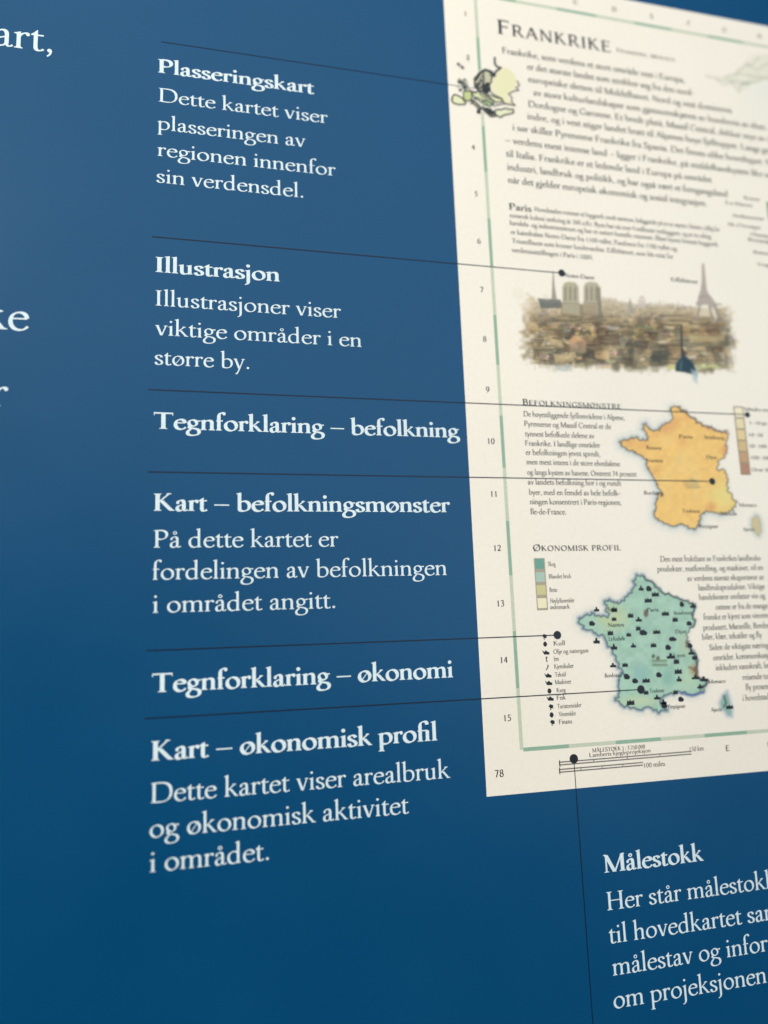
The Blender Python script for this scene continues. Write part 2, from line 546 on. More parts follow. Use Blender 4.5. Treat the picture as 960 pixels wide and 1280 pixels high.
        if c == '3': s.nib([(90, 500), (120, 580), (170, 600), (220, 600), (300, 600), (340, 550), (340, 480), (340, 400), (270, 340), (180, 330), (300, 320), (370, 260), (370, 170), (370, 50), (270, 0), (180, 0), (130, 0), (90, 15), (70, 50)]); return 460
        if c == '4': s.stem(300, 0, 600); s.diag(50, 180, 290, 600, h * 1.4); s.poly([(40, 160), (420, 160), (420, 200), (40, 200)]); return 460
        if c == '5': s.poly([(120, 530), (380, 530), (390, 600), (120, 600)]); s.stem(130, 340, 560, h * 1.3); s.nib([(125, 350), (250, 390), (370, 320), (370, 190), (370, 60), (270, 0), (180, 0), (130, 0), (90, 15), (70, 50)]); return 460
        if c == '7': s.poly([(60, 530), (400, 530), (410, 600), (60, 600)]); s.diag(370, 560, 180, -10, w * .9); return 460
        return 220

    def glyph(s, c):
        if c not in s.cache:
            if c == ' ':
                s.cache[c] = (None, None, 215)
            else:
                s.P = []
                adv = s.build(c) * s.k
                if s.P:
                    v, f = triangulate(s.P)
                    s.cache[c] = (v, f, adv)
                else:
                    s.cache[c] = (None, None, adv)
        return s.cache[c]


REG, BOLD = Face(False, 9), Face(True, 9)
SREG, SBOLD = Face(False, 4), Face(True, 4)


def typeset(text, face, small_caps=0.0):
    """-> verts (em units), faces, width"""
    V, F, x, n = [], [], 0.0, 0
    if small_caps:
        pass
    for i, c in enumerate(text):
        sc = 1.0
        if small_caps and c.islower():
            c = c.upper()
            sc = small_caps
        v, f, adv = face.glyph(c)
        if v is not None:
            V.append(np.stack([(v[:, 0] * sc + x) / 1000, v[:, 1] * sc / 1000], 1))
            F += [tuple(k + n for k in t) for t in f]
            n += len(v)
        x += adv * sc + (40 if small_caps else 0)
    return (np.concatenate(V) if V else np.zeros((0, 2))), F, x / 1000


class Ink:
    """collects lines of lettering that become one mesh"""
    def __init__(s):
        s.V, s.F, s.n = [], [], 0

    def add(s, u, v, F, z):
        s.V += [W(a, b, z) for a, b in zip(u, v)]
        s.F += [tuple(k + s.n for k in t) for t in F]
        s.n = len(s.V)

    def line(s, text, p0, em, face, x1=None, z=0.00005, sc=0.0, anchor='start', cond=None, v=None):
        """p0: measured start of the baseline; x1: measured right end (sets the letterfit)"""
        Vt, F, w = typeset(text, face, sc)
        u0, v0 = plan(*p0)
        if v is not None: v0 = v
        if x1 is not None:
            ue, _ = plan(*x1)
            vv = Vt[:, 0]
            k = abs(ue - u0) / (vv.max() - vv.min())
            o = u0 - vv.min() * k
            if anchor == 'end': o = u0 - vv.max() * k
        else:
            k = em * (cond or 1.0)
            o = u0 - (Vt[:, 0].max() * k if anchor == 'end' else Vt[:, 0].min() * k)
        s.add(Vt[:, 0] * k + o, v0 - Vt[:, 1] * em, F, z)
        return k / em

    def poly(s, uv, z):
        v, f = triangulate([[(a, -b) for a, b in uv]])
        s.add(v[:, 0], -v[:, 1], f, z)

    def build(s, name, mat, parent, label=None):
        return mesh_obj(name, s.V, s.F, mat, parent, label)


# ---------------------------------------------------------------- the page
page = bpy.data.objects.new('atlas_page', None)
C.objects.link(page)
page['label'] = 'dark blue atlas page printed with white captions beside a cream sample map page'
page['category'] = 'book page'


def slab_mesh(name, u0, v0, u1, v1, z0, z1, mat, parent, nx=1, label=None):
    vs = [W(u0, v1, z0), W(u1, v1, z0), W(u1, v0, z0), W(u0, v0, z0), W(u0, v1, z1), W(u1, v1, z1), W(u1, v0, z1), W(u0, v0, z1)]
    fs = [(3, 2, 1, 0), (4, 5, 6, 7), (0, 1, 5, 4), (1, 2, 6, 5), (2, 3, 7, 6), (3, 0, 4, 7)]
    return mesh_obj(name, vs, fs, mat, parent, label)


slab_mesh('paper_sheet', -0.62, -1.32, 1.42, 0.92, -0.0003, 0.0, M_BLUE, page, label='blue printed paper')

ZC = 0.00002      # face of the cream picture
ZT = 0.00005      # lettering
ZL = 0.00008      # leader lines
UL = 0.5 * (plan(553, 0)[0] + plan(610, 994)[0])
VB = 0.5 * (plan(612, 994)[1] + plan(959, 965)[1])
VT = 0.5 * (plan(785, 0)[1] + plan(959, 33)[1])
UR = 1.26
panel = slab_mesh('sample_page', UL, VT, UR, VB, 0.000002, ZC, M_PAPER, page, label='cream reproduction of a map page about France')

# ---- white captions on the blue
EM = 0.0310
EB = 0.0312
captions = [
    (('Plasseringskart', (197.5, 90.3), (393, 117.9)),
     [('Dette kartet viser', (198.4, 126.2), (409.7, 155)), ('plasseringen av', (196.6, 162), (382, 183.5)),
      ('regionen innenfor', (196.6, 194), (419.7, 220.7)), ('sin verdensdel.', (195.3, 228.1), (379, 247))]),
    (('Illustrasjon', (194.4, 339.4), (349.7, 352.5)),
     [('Illustrasjoner viser', (194.4, 381.8), (426.3, 397.6)), ('viktige områder i en', (194, 419), (452, 433.4)),
      ('større by.', (193, 456), (311.5, 461))]),
    (('Tegnforklaring – befolkning', (192, 536), (575, 547)), []),
    (('Kart – befolkningsmønster', (192, 638.7), (562.8, 640)),
     [('På dette kartet er', (192, 684.6), (423, 683)), ('fordelingen av befolkningen', (190.6, 724.4), (558.6, 719)),
      ('i området angitt.', (190.6, 766), (419, 760))]),
    (('Tegnforklaring – økonomi', (190, 865.5), (566.4, 846.7)), []),
    (('Kart – økonomisk proﬁl', (189, 950.3), (546.7, 926)),
     [('Dette kartet viser arealbruk', (188.3, 1003), (563, 972.8)), ('og økonomisk aktivitet', (187, 1046), (511.5, 1017.7)),
      ('i området.', (187, 1091), (336, 1074))]),
]
conds = []


def size(em, v):
    """type size, a touch larger towards the foot of the page"""
    return em * (1.09 + 0.05 * (v + 0.2) / 0.5)


for head, body in captions:
    k = Ink()
    t, a, b = head
    v = 0.5 * (plan(*a)[1] + plan(*b)[1])
    conds.append(('B', round(k.line(t, a, size(EB, v), BOLD, x1=b, v=v), 3)))
    k.build('caption_heading', M_WHITE, page, 'bold white heading ' + t.replace('ﬁ', 'fi'))
    if body:
        k = Ink()
        for t, a, b in body:
            v = 0.5 * (plan(*a)[1] + plan(*b)[1])
            conds.append(('R', round(k.line(t, a, size(EM, v), REG, x1=b, v=v), 3)))
        k.build('caption_text', M_WHITE, page, 'white text beginning ' + body[0][0])
k = Ink()
conds.append(('B', round(k.line('Målestokk', (755.3, 1091), EB * 1.10, BOLD, x1=(879.6, 1076.7)), 3)))
k.build('caption_heading', M_WHITE, page, 'bold white heading Målestokk')
k = Ink()
conds.append(('R', round(k.line('om projeksjonen', (767.5, 1261), EM * 1.14, REG, x1=(958.5, 1230)), 3)))
q = conds[-1][1]
for t, a in (('Her står målestokken', (759.3, 1138)), ('til hovedkartet samt', (762, 1179.6)), ('målestav og informasjon', (766, 1219.6))):
    k.line(t, a, EM * 1.14, REG, cond=q)
k.build('caption_text', M_WHITE, page, 'white text beginning Her står')
for t, a in (('ulike kart,', (65, 66)), ('slike', (36, 413.5)), ('eller', (9.5, 508))):
    k = Ink()
    k.line(t, a, 0.0610, REG, cond=1.08, anchor='end')
    k.build('body_text', M_WHITE, page, 'larger white text ending ' + t)
print('letterfit', conds)


# ---- leader lines with their dots
def leader(a, b, r=5.0, width=0.0014):
    (u0, v0), (u1, v1) = plan(*a), plan(*b)
    horiz = abs(u1 - u0) > abs(v1 - v0)
    k = Ink()
    h = width / 2
    if horiz:
        v0 = v1 = 0.5 * (v0 + v1)
        k.poly([(u0, v0 - h), (u1, v1 - h), (u1, v1 + h), (u0, v0 + h)], ZL)
    else:
        u0 = u1 = 0.5 * (u0 + u1)
        k.poly([(u0 - h, v0), (u0 + h, v0), (u1 + h, v1), (u1 - h, v1)], ZL)
    o = k.build('leader_line', M_LINE, page)
    if r:
        k = Ink()
        rr = r / 956 * 1.12
        k.poly([(u1 + rr * math.cos(i * math.pi / 12), v1 + rr * math.sin(i * math.pi / 12)) for i in range(24)], ZL + 0.00001)
        k.build('dot', M_BLACK, o)
    return o


leader((202, 51), (608, 114), 0, 0.0009)
leader((190, 295), (702, 342), 5)
leader((185, 488), (934, 517.5), 4)
leader((185, 590.6), (890, 601), 4.6)
leader((183, 813), (696.5, 794), 5)
leader((180.5, 898), (801, 862), 5.2)
leader((740, 1280 + 60), (722, 948), 5.4, 0.0010)

# ---- green frame of the sample page with its grid letters and numbers
rows = [20, 75, 130, 185, 243, 302, 362, 424, 487, 551, 617, 685, 753, 825, 896]
uf = 0.5 * (plan(594, 0)[0] + plan(652, 937)[0])
vf0 = 0.5 * (plan(785, 26)[1] + plan(959, 60)[1])
vf1 = 0.5 * (plan(652, 937.5)[1] + plan(959, 913)[1])
frame = bpy.data.objects.new('grid_frame', None)
C.objects.link(frame)
frame.parent = page
vr = [plan(600 + 0.06 * y, y)[1] for y in rows]
sp = (vr[-1] - vr[1]) / 13
vr = [vr[-1] - sp * (14 - i) for i in range(15)]
gw = 0.0050


def rect(k, u0, v0, u1, v1, z=ZT):
    k.poly([(u0, v0), (u1, v0), (u1, v1), (u0, v1)], z)


for i in range(15):
    a = max(vf0, vr[i] - sp / 2)
    b = min(vf1, vr[i] + sp / 2) if i < 14 else vf1
    if b <= a: continue
    k = Ink()
    rect(k, uf - gw / 2, a, uf + gw / 2, b)
    k.build('grid_bar', M_DGREEN if (i + 1) % 2 == 0 else M_LGREEN, frame)
su = (plan(950, 53)[0] - plan(670, 2)[0]) / 6
uB = plan(670, 2)[0]
for i in range(13):
    c = uB + su * (i - 1)
    a = max(uf + gw / 2, c - su / 2)
    b = min(c + su / 2, UR - 0.03)
    if b <= a: continue
    for v in (vf0, vf1):
        k = Ink()
        rect(k, a, v - gw / 2, b, v + gw / 2)
        k.build('grid_bar', M_DGREEN if i % 2 == 0 else M_LGREEN, frame)
um = plan(618, 617)[0] - 0.001


def grid_mark(t, u, v, e, ev=None):
    Vt, F, w = typeset(t, SREG)
    k = Ink()
    k.add(Vt[:, 0] * e + u - w * e / 2, v - Vt[:, 1] * (ev or e), F, ZL)
    k.build('grid_letter' if t.isalpha() else 'grid_number', M_GREY, frame)


for i in range(15):
    grid_mark(str(i + 1), um, vr[i] + 0.004, 0.0135)
for i in range(12):
    c = uB + su * (i - 1)
    if c > UR - .04: continue
    grid_mark('ABCDEFGHIJKLM'[i], c, vf0 - 0.0150, 0.0125)
    if i >= 4:
        grid_mark('ABCDEFGHIJKLM'[i], c, vf1 + 0.024, 0.0125)
u_, v_ = plan(624, 971)
grid_mark('78', u_, v_, 0.0150)

# ---- title
k = Ink()
k.line('Frankrike', (622, 42.4), 0.0400, SREG, x1=(764, 65.6), sc=0.80, v=0.5 * (plan(622, 42.4)[1] + plan(764, 65.6)[1]))
k.build('page_title', M_TITLE, page, 'title Frankrike in capitals')
k = Ink()
k.line('Frankrike, Monaco', (771, 65), 0.0115, SREG, x1=(843, 74), sc=0.8)
k.build('page_subtitle', M_GREY, page)


# ---- text blocks of the sample page
def block(name, lines, em, label=None, mat=None, face=None):
    k = Ink()
    for t, a, b in lines:
        fc = face or SREG
        if b is None:
            k.line(t, a, em, fc, cond=block.c)
        else:
            v = 0.5 * (plan(*a)[1] + plan(*b)[1])
            block.c = k.line(t, a, em, fc, x1=b, v=v)
            print('fit', name, round(block.c, 2))
    return k.build(name, mat or M_GREY, page, label)


block.c = 1.0


def A1(x, y): return (540 + x * .4375, y * .4375)
def A2(x, y): return (540 + x * .4375, 230 + y * .4375)
def A3(x, y): return (580 + x * .3958, 470 + y * .3958)
def A4(x, y): return (580 + x * .3958, 660 + y * .3958)
def A5(x, y): return (580 + x * .3958, 880 + y * .3956)
def A6(x, y): return (640 + x * .3021, 320 + y * .3019)
def A7(x, y): return (710 + x * .2292, 700 + y * .2292)
def A8(x, y): return (640 + x * .1953, 670 + y * .1953)
def A9(x, y): return (760 + x * .2083, 490 + y * .2083)


block('paragraph', [
    ('Frankrike, som verdens et stort område vest i Europa,', A1(200, 152), A1(722, 237)),
    ('er det største landet som strekker seg fra den nord-', A1(272, 197), A1(748, 275)),
    ('europeiske sletten til Middelhavet. Nord og vest domineres', A1(275, 238), A1(856, 320)),
    ('av store kulturlandskaper som gjennomskjæres av hundrevis av elver, noen', A1(290, 272), None),
    ('Dordogne og Garonne. Et bredt platå, Massif Central, dekker mye av den', A1(275, 305), None),
    ('indre, og i vest stiger landet bratt til Alpenes høye fjelltopper. Langs grensen', A1(272, 340), None),
    ('i sør skiller Pyreneene Frankrike fra Spania. Det finnes ulike hovedtyper. Norden', A1(230, 372), None),
    ('– verdens mest intense land – ligger i Frankrike, på middelhavskysten like ved grensen', A1(210, 408), None),
    ('til Italia. Frankrike er et ledende land i Europa på området', A1(212, 447), A1(800, 522)),
    ('industri, landbruk og politikk, og har også vært et foregangsland', A1(215, 488), A1(845, 560)),
    ('når det gjelder europeisk økonomisk og sosial integrasjon.', A1(217, 525), A1(785, 587))], 0.0168, 'opening text about Frankrike')
k = Ink()
k.line('Paris', A2(220, 73), 0.0165, SBOLD, x1=A2(285, 80))
k.build('paragraph_heading', M_GREY, page, 'bold word Paris')
block('paragraph', [
    ('Hovedstaden rommer et byggverk rundt sentrum, beliggende på en av øyene i Seinen, tidlig for', A2(293, 81), A2(822, 133)),
    ('romersk koloni omkring år 300 e.Kr. Byen har nå over 9 millioner innbyggere, og er en viktig', A2(222, 95), A2(798, 157)),
    ('handels- og industrisentrum og har et variert kunstliv museum. Blant byens fremste byggverk', A2(222, 118), A2(818, 178)),
    ('er katedralen Notre-Dame fra 1100-tallet, Pantheon fra 1700-tallet og', A2(225, 142), A2(700, 192)),
    ('Triumfbuen som kroner boulevarden. Eiffeltårnet, som ble reist for', A2(228, 167), A2(690, 215)),
    ('verdensutstillingen i Paris i 1889.', A2(228, 195), A2(460, 216))], 0.0118, 'small text about Paris')
k = Ink()
k.line('Befolkningsmønstre', A3(185, 91), 0.0138, SBOLD, x1=A3(497, 101), sc=0.82)
k.build('section_heading', M_TITLE, page, 'heading Befolkningsmønstre in small capitals')
block('paragraph', [
    ('De høyestliggende fjellområdene i Alpene,', A3(188, 129), A3(507, 138)),
    ('Pyreneene og Massif Central er de', A3(190, 160), A3(465, 166)),
    ('tynnest befolkede delene av', A3(193, 191), A3(412, 196)),
    ('Frankrike. I landlige områder', A3(193, 221), A3(430, 225)),
    ('er befolkningen jevnt spredt,', A3(195, 250), A3(430, 253)),
    ('men mest intens i de store elvedalene', A3(197, 281), A3(493, 283)),
    ('og langs kysten av havene. Omtrent 74 prosent', A3(200, 313), A3(545, 316)),
    ('av landets befolkning bor i og rundt', A3(202, 344), A3(497, 345)),
    ('byer, med en femdel av hele befolk-', A3(205, 376), A3(493, 377)),
    ('ningen konsentrert i Paris-regionen,', A3(208, 406), A3(497, 406)),
    ('Île-de-France.', A3(210, 437), A3(323, 437))], 0.0122, 'text about where people live')
k = Ink()
k.line('Økonomisk proﬁl'.replace('ﬁ', 'fi'), A4(218, 73), 0.0145, SBOLD, x1=A4(497, 74), sc=0.82)
k.build('section_heading', M_TITLE, page, 'heading Økonomisk profil in small capitals')
block('paragraph', [
    ('Den mest fruktbare av Frankrikes landbruks-', A4(620, 106), A4(940, 103)),
    ('produkter, matforedling, og maskiner, vil en', A4(610, 137), A4(945, 133)),
    ('av verdens største eksportører av', A4(705, 167), A4(948, 163)),
    ('landbruksprodukter. Viktige', A4(740, 197), A4(950, 192)),
    ('handelsvarer omfatter vin og', A4(742, 227), None),
    ('ostene er fra de mange', A4(795, 258), None),
    ('franske er kjent som vinområde', A4(757, 290), None),
    ('produsert, Marseille, Bordeaux', A4(755, 323), None),
    ('biler, klær, tekstiler og fly', A4(752, 353), None),
    ('Siden de viktigste næringene', A4(775, 386), None),
    ('områder, kommunikasjoner', A4(787, 418), None),
    ('inkludert vannkraft, lønnsomt', A4(795, 450), None),
    ('reisende turister', A4(880, 480), None),
    ('fly prosent', A4(890, 512), None),
    ('i hovedstaden', A4(880, 546), None)], 0.0128, 'text wrapped round the green map')
for t, a, b in (('Rouen', (930, 249), None), ('Le Havre', (907, 255), (941, 259.5)), ('Ardennene', (915, 271), (955, 275.5)), ("Mt. d'Auvergne", (910, 282), (951, 286)),
                ('Champagne', (938, 294.5), None), ('Bourgogne', (935, 301), None), ('Reims', (942, 317), None), ('Vosges', (947, 332), None)):
    k = Ink()
    k.line(t, a, 0.0092, SBOLD, x1=b, cond=1.3)
    k.build('map_name', M_LABEL, page)
slabk = Ink()
a, b = plan(957.5, 252), plan(959, 275)
rect(slabk, a[0], a[1], a[0] + .03, b[1])
slabk.build('map_land_edge', M_GRASS, page)

# ---- scale bar at the foot
sb = Ink()
for (x0, y0, x1, y1) in ((300, 185, 718, 157), (300, 209, 565, 191)):
    (u0, v0), (u1, v1) = plan(*A5(x0, y0)), plan(*A5(x1, y1))
    v = 0.5 * (v0 + v1)
    rect(sb, u0, v - .0026, u1, v - .0010)
    rect(sb, u0, v + .0010, u1, v + .0026)
    rect(sb, u0, v - .0045, u0 + .0016, v + .0045)
    for i in range(4):
        rect(sb, u0 + (u1 - u0) * i / 4, v - .0010, u0 + (u1 - u0) * i / 4 + .0012, v + .0010)
sbo = sb.build('scale_bar', M_RULE, page)
k = Ink()
k.line('MÅLESTOKK 1 : 3 250 000', A5(405, 153), 0.0082, SBOLD, x1=A5(572, 141))
k.line('Lamberts kjegleprojeksjon', A5(395, 168), 0.0082, SREG, x1=A5(590, 155))
k.line('150 km', A5(712, 150), 0.0100, SREG, x1=A5(757, 146))
k.line('100 miles', A5(568, 201), 0.0100, SREG, x1=A5(635, 196))
o = k.build('scale_text', M_LABEL, sbo)


# ---------------------------------------------------------------- colour prints: inked grids, one pigment value per dot
def vnoise(shape, cell, seed):
    r = np.random.default_rng(seed)
    H, Wd = shape
    gh, gw_ = int(H / cell) + 3, int(Wd / cell) + 3
    g = r.random((gh, gw_))
    y = np.arange(H) / cell
    x = np.arange(Wd) / cell
    yi, xi = y.astype(int), x.astype(int)
    fy, fx = y - yi, x - xi
    fy, fx = fy * fy * (3 - 2 * fy), fx * fx * (3 - 2 * fx)
    a = g[yi][:, xi]; b = g[yi][:, xi + 1]; c = g[yi + 1][:, xi]; d = g[yi + 1][:, xi + 1]
    return (a * (1 - fx) + b * fx) * (1 - fy)[:, None] + (c * (1 - fx) + d * fx) * fy[:, None]


class Print:
    def __init__(s, x0, y0, x1, y1, step=1.0):
        s.x = np.arange(x0, x1 + .01, step)
        s.y = np.arange(y0, y1 + .01, step)
        s.X, s.Y = np.meshgrid(s.x, s.y)
        s.rgb = np.tile(PAPER, s.X.shape + (1,)).astype(float)
        s.a = np.zeros(s.X.shape)
        s.step = step

    def mix(s, mask, col, k=1.0):
        mk = np.clip(mask * k, 0, 1)[..., None]
        s.rgb = s.rgb * (1 - mk) + np.array(col) * mk
        s.a = np.maximum(s.a, mk[..., 0])

    def dist(s, pts, closed=True):
        """signed distance, negative inside"""
        P = np.array(pts, float)
        n = len(P)
        d = np.full(s.X.shape, 1e9)
        ins = np.zeros(s.X.shape, bool)
        for i in range(n if closed else n - 1):
            a, b = P[i], P[(i + 1) % n]
            e = b - a
            L = max(e @ e, 1e-9)
            t = np.clip(((s.X - a[0]) * e[0] + (s.Y - a[1]) * e[1]) / L, 0, 1)
            d = np.minimum(d, np.hypot(s.X - a[0] - t * e[0], s.Y - a[1] - t * e[1]))
            if closed:
                c = (a[1] > s.Y) != (b[1] > s.Y)
                with np.errstate(divide='ignore', invalid='ignore'):
                    xx = (b[0] - a[0]) * (s.Y - a[1]) / (b[1] - a[1] if b[1] != a[1] else 1e-9) + a[0]
                ins ^= c & (s.X < xx)
        return np.where(ins, -d, d)

    def poly(s, pts, col, soft=0.7, k=1.0):
        s.mix(np.clip(0.5 - s.dist(pts) / soft / 2, 0, 1), col, k)

    def stroke(s, pts, wd, col, soft=0.7, k=1.0):
        s.mix(np.clip(0.5 - (s.dist(pts, False) - wd / 2) / soft / 2, 0, 1), col, k)

    def ell(s, x, y, rx, ry, col, soft=0.7, k=1.0):
        d = (np.hypot((s.X - x) / rx, (s.Y - y) / ry) - 1) * min(rx, ry)
        s.mix(np.clip(0.5 - d / soft / 2, 0, 1), col, k)

    def build(s, name, parent, z, label=None, thr=0.003):
        H, Wd = s.X.shape
        n = np.stack([s.X - 480, s.Y - 640, np.full_like(s.X, 956)], -1) @ R
        u, v = n[..., 0] / n[..., 2], n[..., 1] / n[..., 2]
        V = np.stack([u * S, -v * S, np.full_like(u, z)], -1).reshape(-1, 3)
        keep = s.a > thr
        kq = keep[:-1, :-1] | keep[1:, :-1] | keep[:-1, 1:] | keep[1:, 1:]
        idx = np.arange(H * Wd).reshape(H, Wd)
        q = np.stack([idx[1:, :-1], idx[1:, 1:], idx[:-1, 1:], idx[:-1, :-1]], -1)[kq]
        used = np.unique(q)
        mp = np.full(H * Wd, -1)
        mp[used] = np.arange(len(used))
        o = mesh_obj(name, V[used].tolist(), mp[q].tolist(), M_PRINT, parent, label)
        col = np.concatenate([np.clip(s.rgb, 0, 1).reshape(-1, 3)[used], np.ones((len(used), 1))], 1)
        at = o.data.color_attributes.new('ink', 'FLOAT_COLOR', 'POINT')
        at.data.foreach_set('color', col.astype(np.float32).ravel())
        return o


def blur(a, n):
    for _ in range(n):
        p = np.pad(a, ((1, 1), (1, 1)) + ((0, 0),) * (a.ndim - 2), mode='edge')
        a = (p[:-2, 1:-1] + p[2:, 1:-1] + p[1:-1, :-2] + p[1:-1, 2:] + 2 * p[1:-1, 1:-1]) / 6
    return a


# ---- locator map of Europe
p = Print(556, 66, 656, 154, 0.6)
def E4(x, y): return (540 + x / 6, 50 + y / 6)
land, ink = (0.72, 0.69, 0.43), (0.02, 0.022, 0.02)
def iso(pts, wd=2.6, fill=land, kk=0.9, seed=0):
    r = random.Random(seed)
    q = []
    for i in range(len(pts)):
        a, b = pts[i], pts[(i + 1) % len(pts)]
        for t in (0, .33, .66):
            j = 5 if t else 0
            q.append(E4(a[0] + (b[0] - a[0]) * t + r.uniform(-j, j), a[1] + (b[1] - a[1]) * t + r.uniform(-j, j)))
    if fill: p.poly(q, fill, .8, kk)
    if wd: p.stroke(q + [q[0]], wd * .98, ink, .6, .97)
p.poly([E4(*t) for t in [(470, 270), (500, 230), (545, 205), (590, 225), (625, 270), (640, 320), (620, 370), (585, 395), (570, 430), (600, 485), (560, 485), (520, 440), (460, 400), (440, 340)]], land, 1.2, .95)
p.stroke([E4(*t) for t in [(640, 310), (655, 340), (630, 360), (650, 378), (610, 385), (575, 405), (600, 435), (595, 460), (620, 492)]], 1.6, ink)
p.stroke([E4(*t) for t in [(470, 135), (470, 175), (485, 200), (515, 210), (480, 235), (465, 265), (440, 270)]], 2.6, ink)
iso([(345, 255), (380, 228), (430, 232), (455, 280), (435, 330), (400, 345), (370, 300), (350, 345), (320, 340), (315, 300)], 2.0, (0.42, 0.42, 0.26), .8, 1)
p.stroke([E4(*t) for t in [(330, 300), (360, 250), (400, 225), (445, 240), (470, 270)]], 3.2, ink)
p.stroke([E4(*t) for t in [(375, 345), (390, 300), (385, 265)]], 2.0, ink)
iso([(320, 350), (350, 360), (395, 345), (430, 330), (435, 375), (410, 400), (375, 385), (345, 380)], 2.4, (0.30, 0.30, 0.18), .8, 2)
p.ell(*E4(405, 375), 5, 4.5, ink)
p.ell(*E4(415, 335), 3, 3, ink)
iso([(150, 430), (170, 410), (215, 430), (255, 470), (240, 485), (180, 480), (150, 460)], 2.0, (0.68, 0.70, 0.42), .9, 3)
iso([(235, 390), (290, 385), (300, 440), (270, 460), (235, 440)], 1.6, (0.45, 0.52, 0.20), .9, 4)
iso([(300, 390), (340, 385), (400, 420), (440, 450), (465, 480), (430, 490), (380, 470), (320, 440)], 1.8, (0.62, 0.66, 0.38), .9, 5)
iso([(400, 400), (450, 420), (520, 440), (530, 460), (480, 470), (440, 440)], 1.8, (0.66, 0.70, 0.40), .9, 6)
iso([(380, 455), (430, 465), (460, 485), (430, 500), (390, 490)], 1.4, (0.40, 0.58, 0.28), .9, 7)
iso([(300, 450), (330, 470), (370, 510), (360, 550), (340, 540), (345, 515), (310, 480)], 1.8, (0.5, 0.52, 0.3), .9, 8)
iso([(380, 500), (420, 520), (470, 545), (480, 570), (440, 575), (410, 550)], 2.0, (0.2, 0.2, 0.13), .9, 9)
iso([(470, 530), (540, 515), (605, 520), (612, 545), (560, 560), (520, 580), (480, 565)], 2.0, (0.68, 0.70, 0.46), .9, 10)
p.stroke([E4(*t) for t in [(480, 490), (540, 478), (620, 490)]], 1.8, ink)
p.stroke([E4(*t) for t in [(420, 370), (460, 410), (520, 440), (545, 480)]], 1.8, ink)
r = random.Random(5)
for _ in range(26):
    x, y = r.uniform(195, 265), r.uniform(290, 380)
    p.ell(*E4(x, y), r.uniform(.8, 2.0), r.uniform(.8, 2.0), (0.05, 0.08, 0.04), .8, .8)
for x, y in ((440, 535), (425, 545), (410, 520), (450, 550), (350, 540)):
    p.ell(*E4(x, y), 2.6, 2.4, ink)
p.stroke([E4(195, 180), E4(232, 210)], 3.4, (0.10, 0.10, 0.10))
p.ell(*E4(213, 193), 1.2, 1.2, (0.5, 0.5, 0.45))
p.stroke([E4(262, 125), E4(272, 150)], 2.2, (0.42, 0.42, 0.36), 1.0, .7)
for x, y, a in ((340, 330, 4), (385, 350, 5), (400, 385, 5), (430, 525, 5), (450, 545, 5), (235, 330, 5), (215, 320, 4), (245, 355, 4), (360, 520, 3.4), (300, 470, 3), (325, 440, 3)):
    p.ell(*E4(x, y), a * .55, a * .5, ink, .9, .9)
for pts in ([(250, 350), (290, 380), (330, 400)], [(340, 350), (360, 300), (390, 250)], [(330, 430), (380, 450), (420, 490)], [(360, 410), (400, 440), (470, 500)], [(310, 450), (350, 500), (400, 540)], [(455, 260), (490, 230), (520, 208)]):
    p.stroke([E4(*t) for t in pts], 1.6, ink, .9, .9)
mp = p.build('locator_map', page, ZT + 0.00001, 'small olive locator map of Europe with black coasts')

# ---- Paris view
p = Print(640, 322, 928, 484, 0.7)
H, Wd = p.X.shape
n1, n2, n3 = vnoise((H, Wd), 18, 1), vnoise((H, Wd), 7, 2), vnoise((H, Wd), 3, 3)
gx = (p.X - 640) / .3021
gy = (p.Y - 320) / .3019
top = np.interp(gx, [0, 60, 120, 300, 400, 500, 640, 760, 900, 960], [165, 150, 185, 190, 165, 195, 190, 205, 205, 230])
bot = np.interp(gx, [0, 60, 160, 260, 420, 560, 680, 800, 900, 960], [420, 440, 478, 470, 475, 490, 480, 500, 480, 470])
lef, rig = 15 + 30 * n1, 935 - 30 * n1
fd = np.minimum(np.minimum((gy - top) / 16, (bot - gy) / 34), np.minimum((gx - lef) / 70, (rig - gx) / 55))
msk = np.clip(fd + (n2 - .5) * .8 + (n1 - .5) * .25, 0, 1)
t = np.clip((gy - 190) / 260, 0, 1)[..., None]
far = np.array([0.50, 0.48, 0.45]); mid = np.array([0.30, 0.24, 0.13]); near = np.array([0.20, 0.20, 0.15])
base = np.where(t < .45, far * (1 - t / .45) + mid * t / .45, mid * (1 - (t - .45) / .55) + near * (t - .45) / .55)
base = base * (0.80 + 0.36 * n2[..., None]) * (0.93 + 0.14 * n3[..., None]) * np.array([1.06, 1.0, .84])
cool = np.clip((n1 - .5) * 2.2, 0, 1)[..., None]
base = base * (1 - cool * .3) + np.array([0.27, 0.30, 0.22]) * cool * .3
p.rgb = PAPER * (1 - msk[..., None]) + base * msk[..., None]
p.a = msk.copy()
r = random.Random(11)
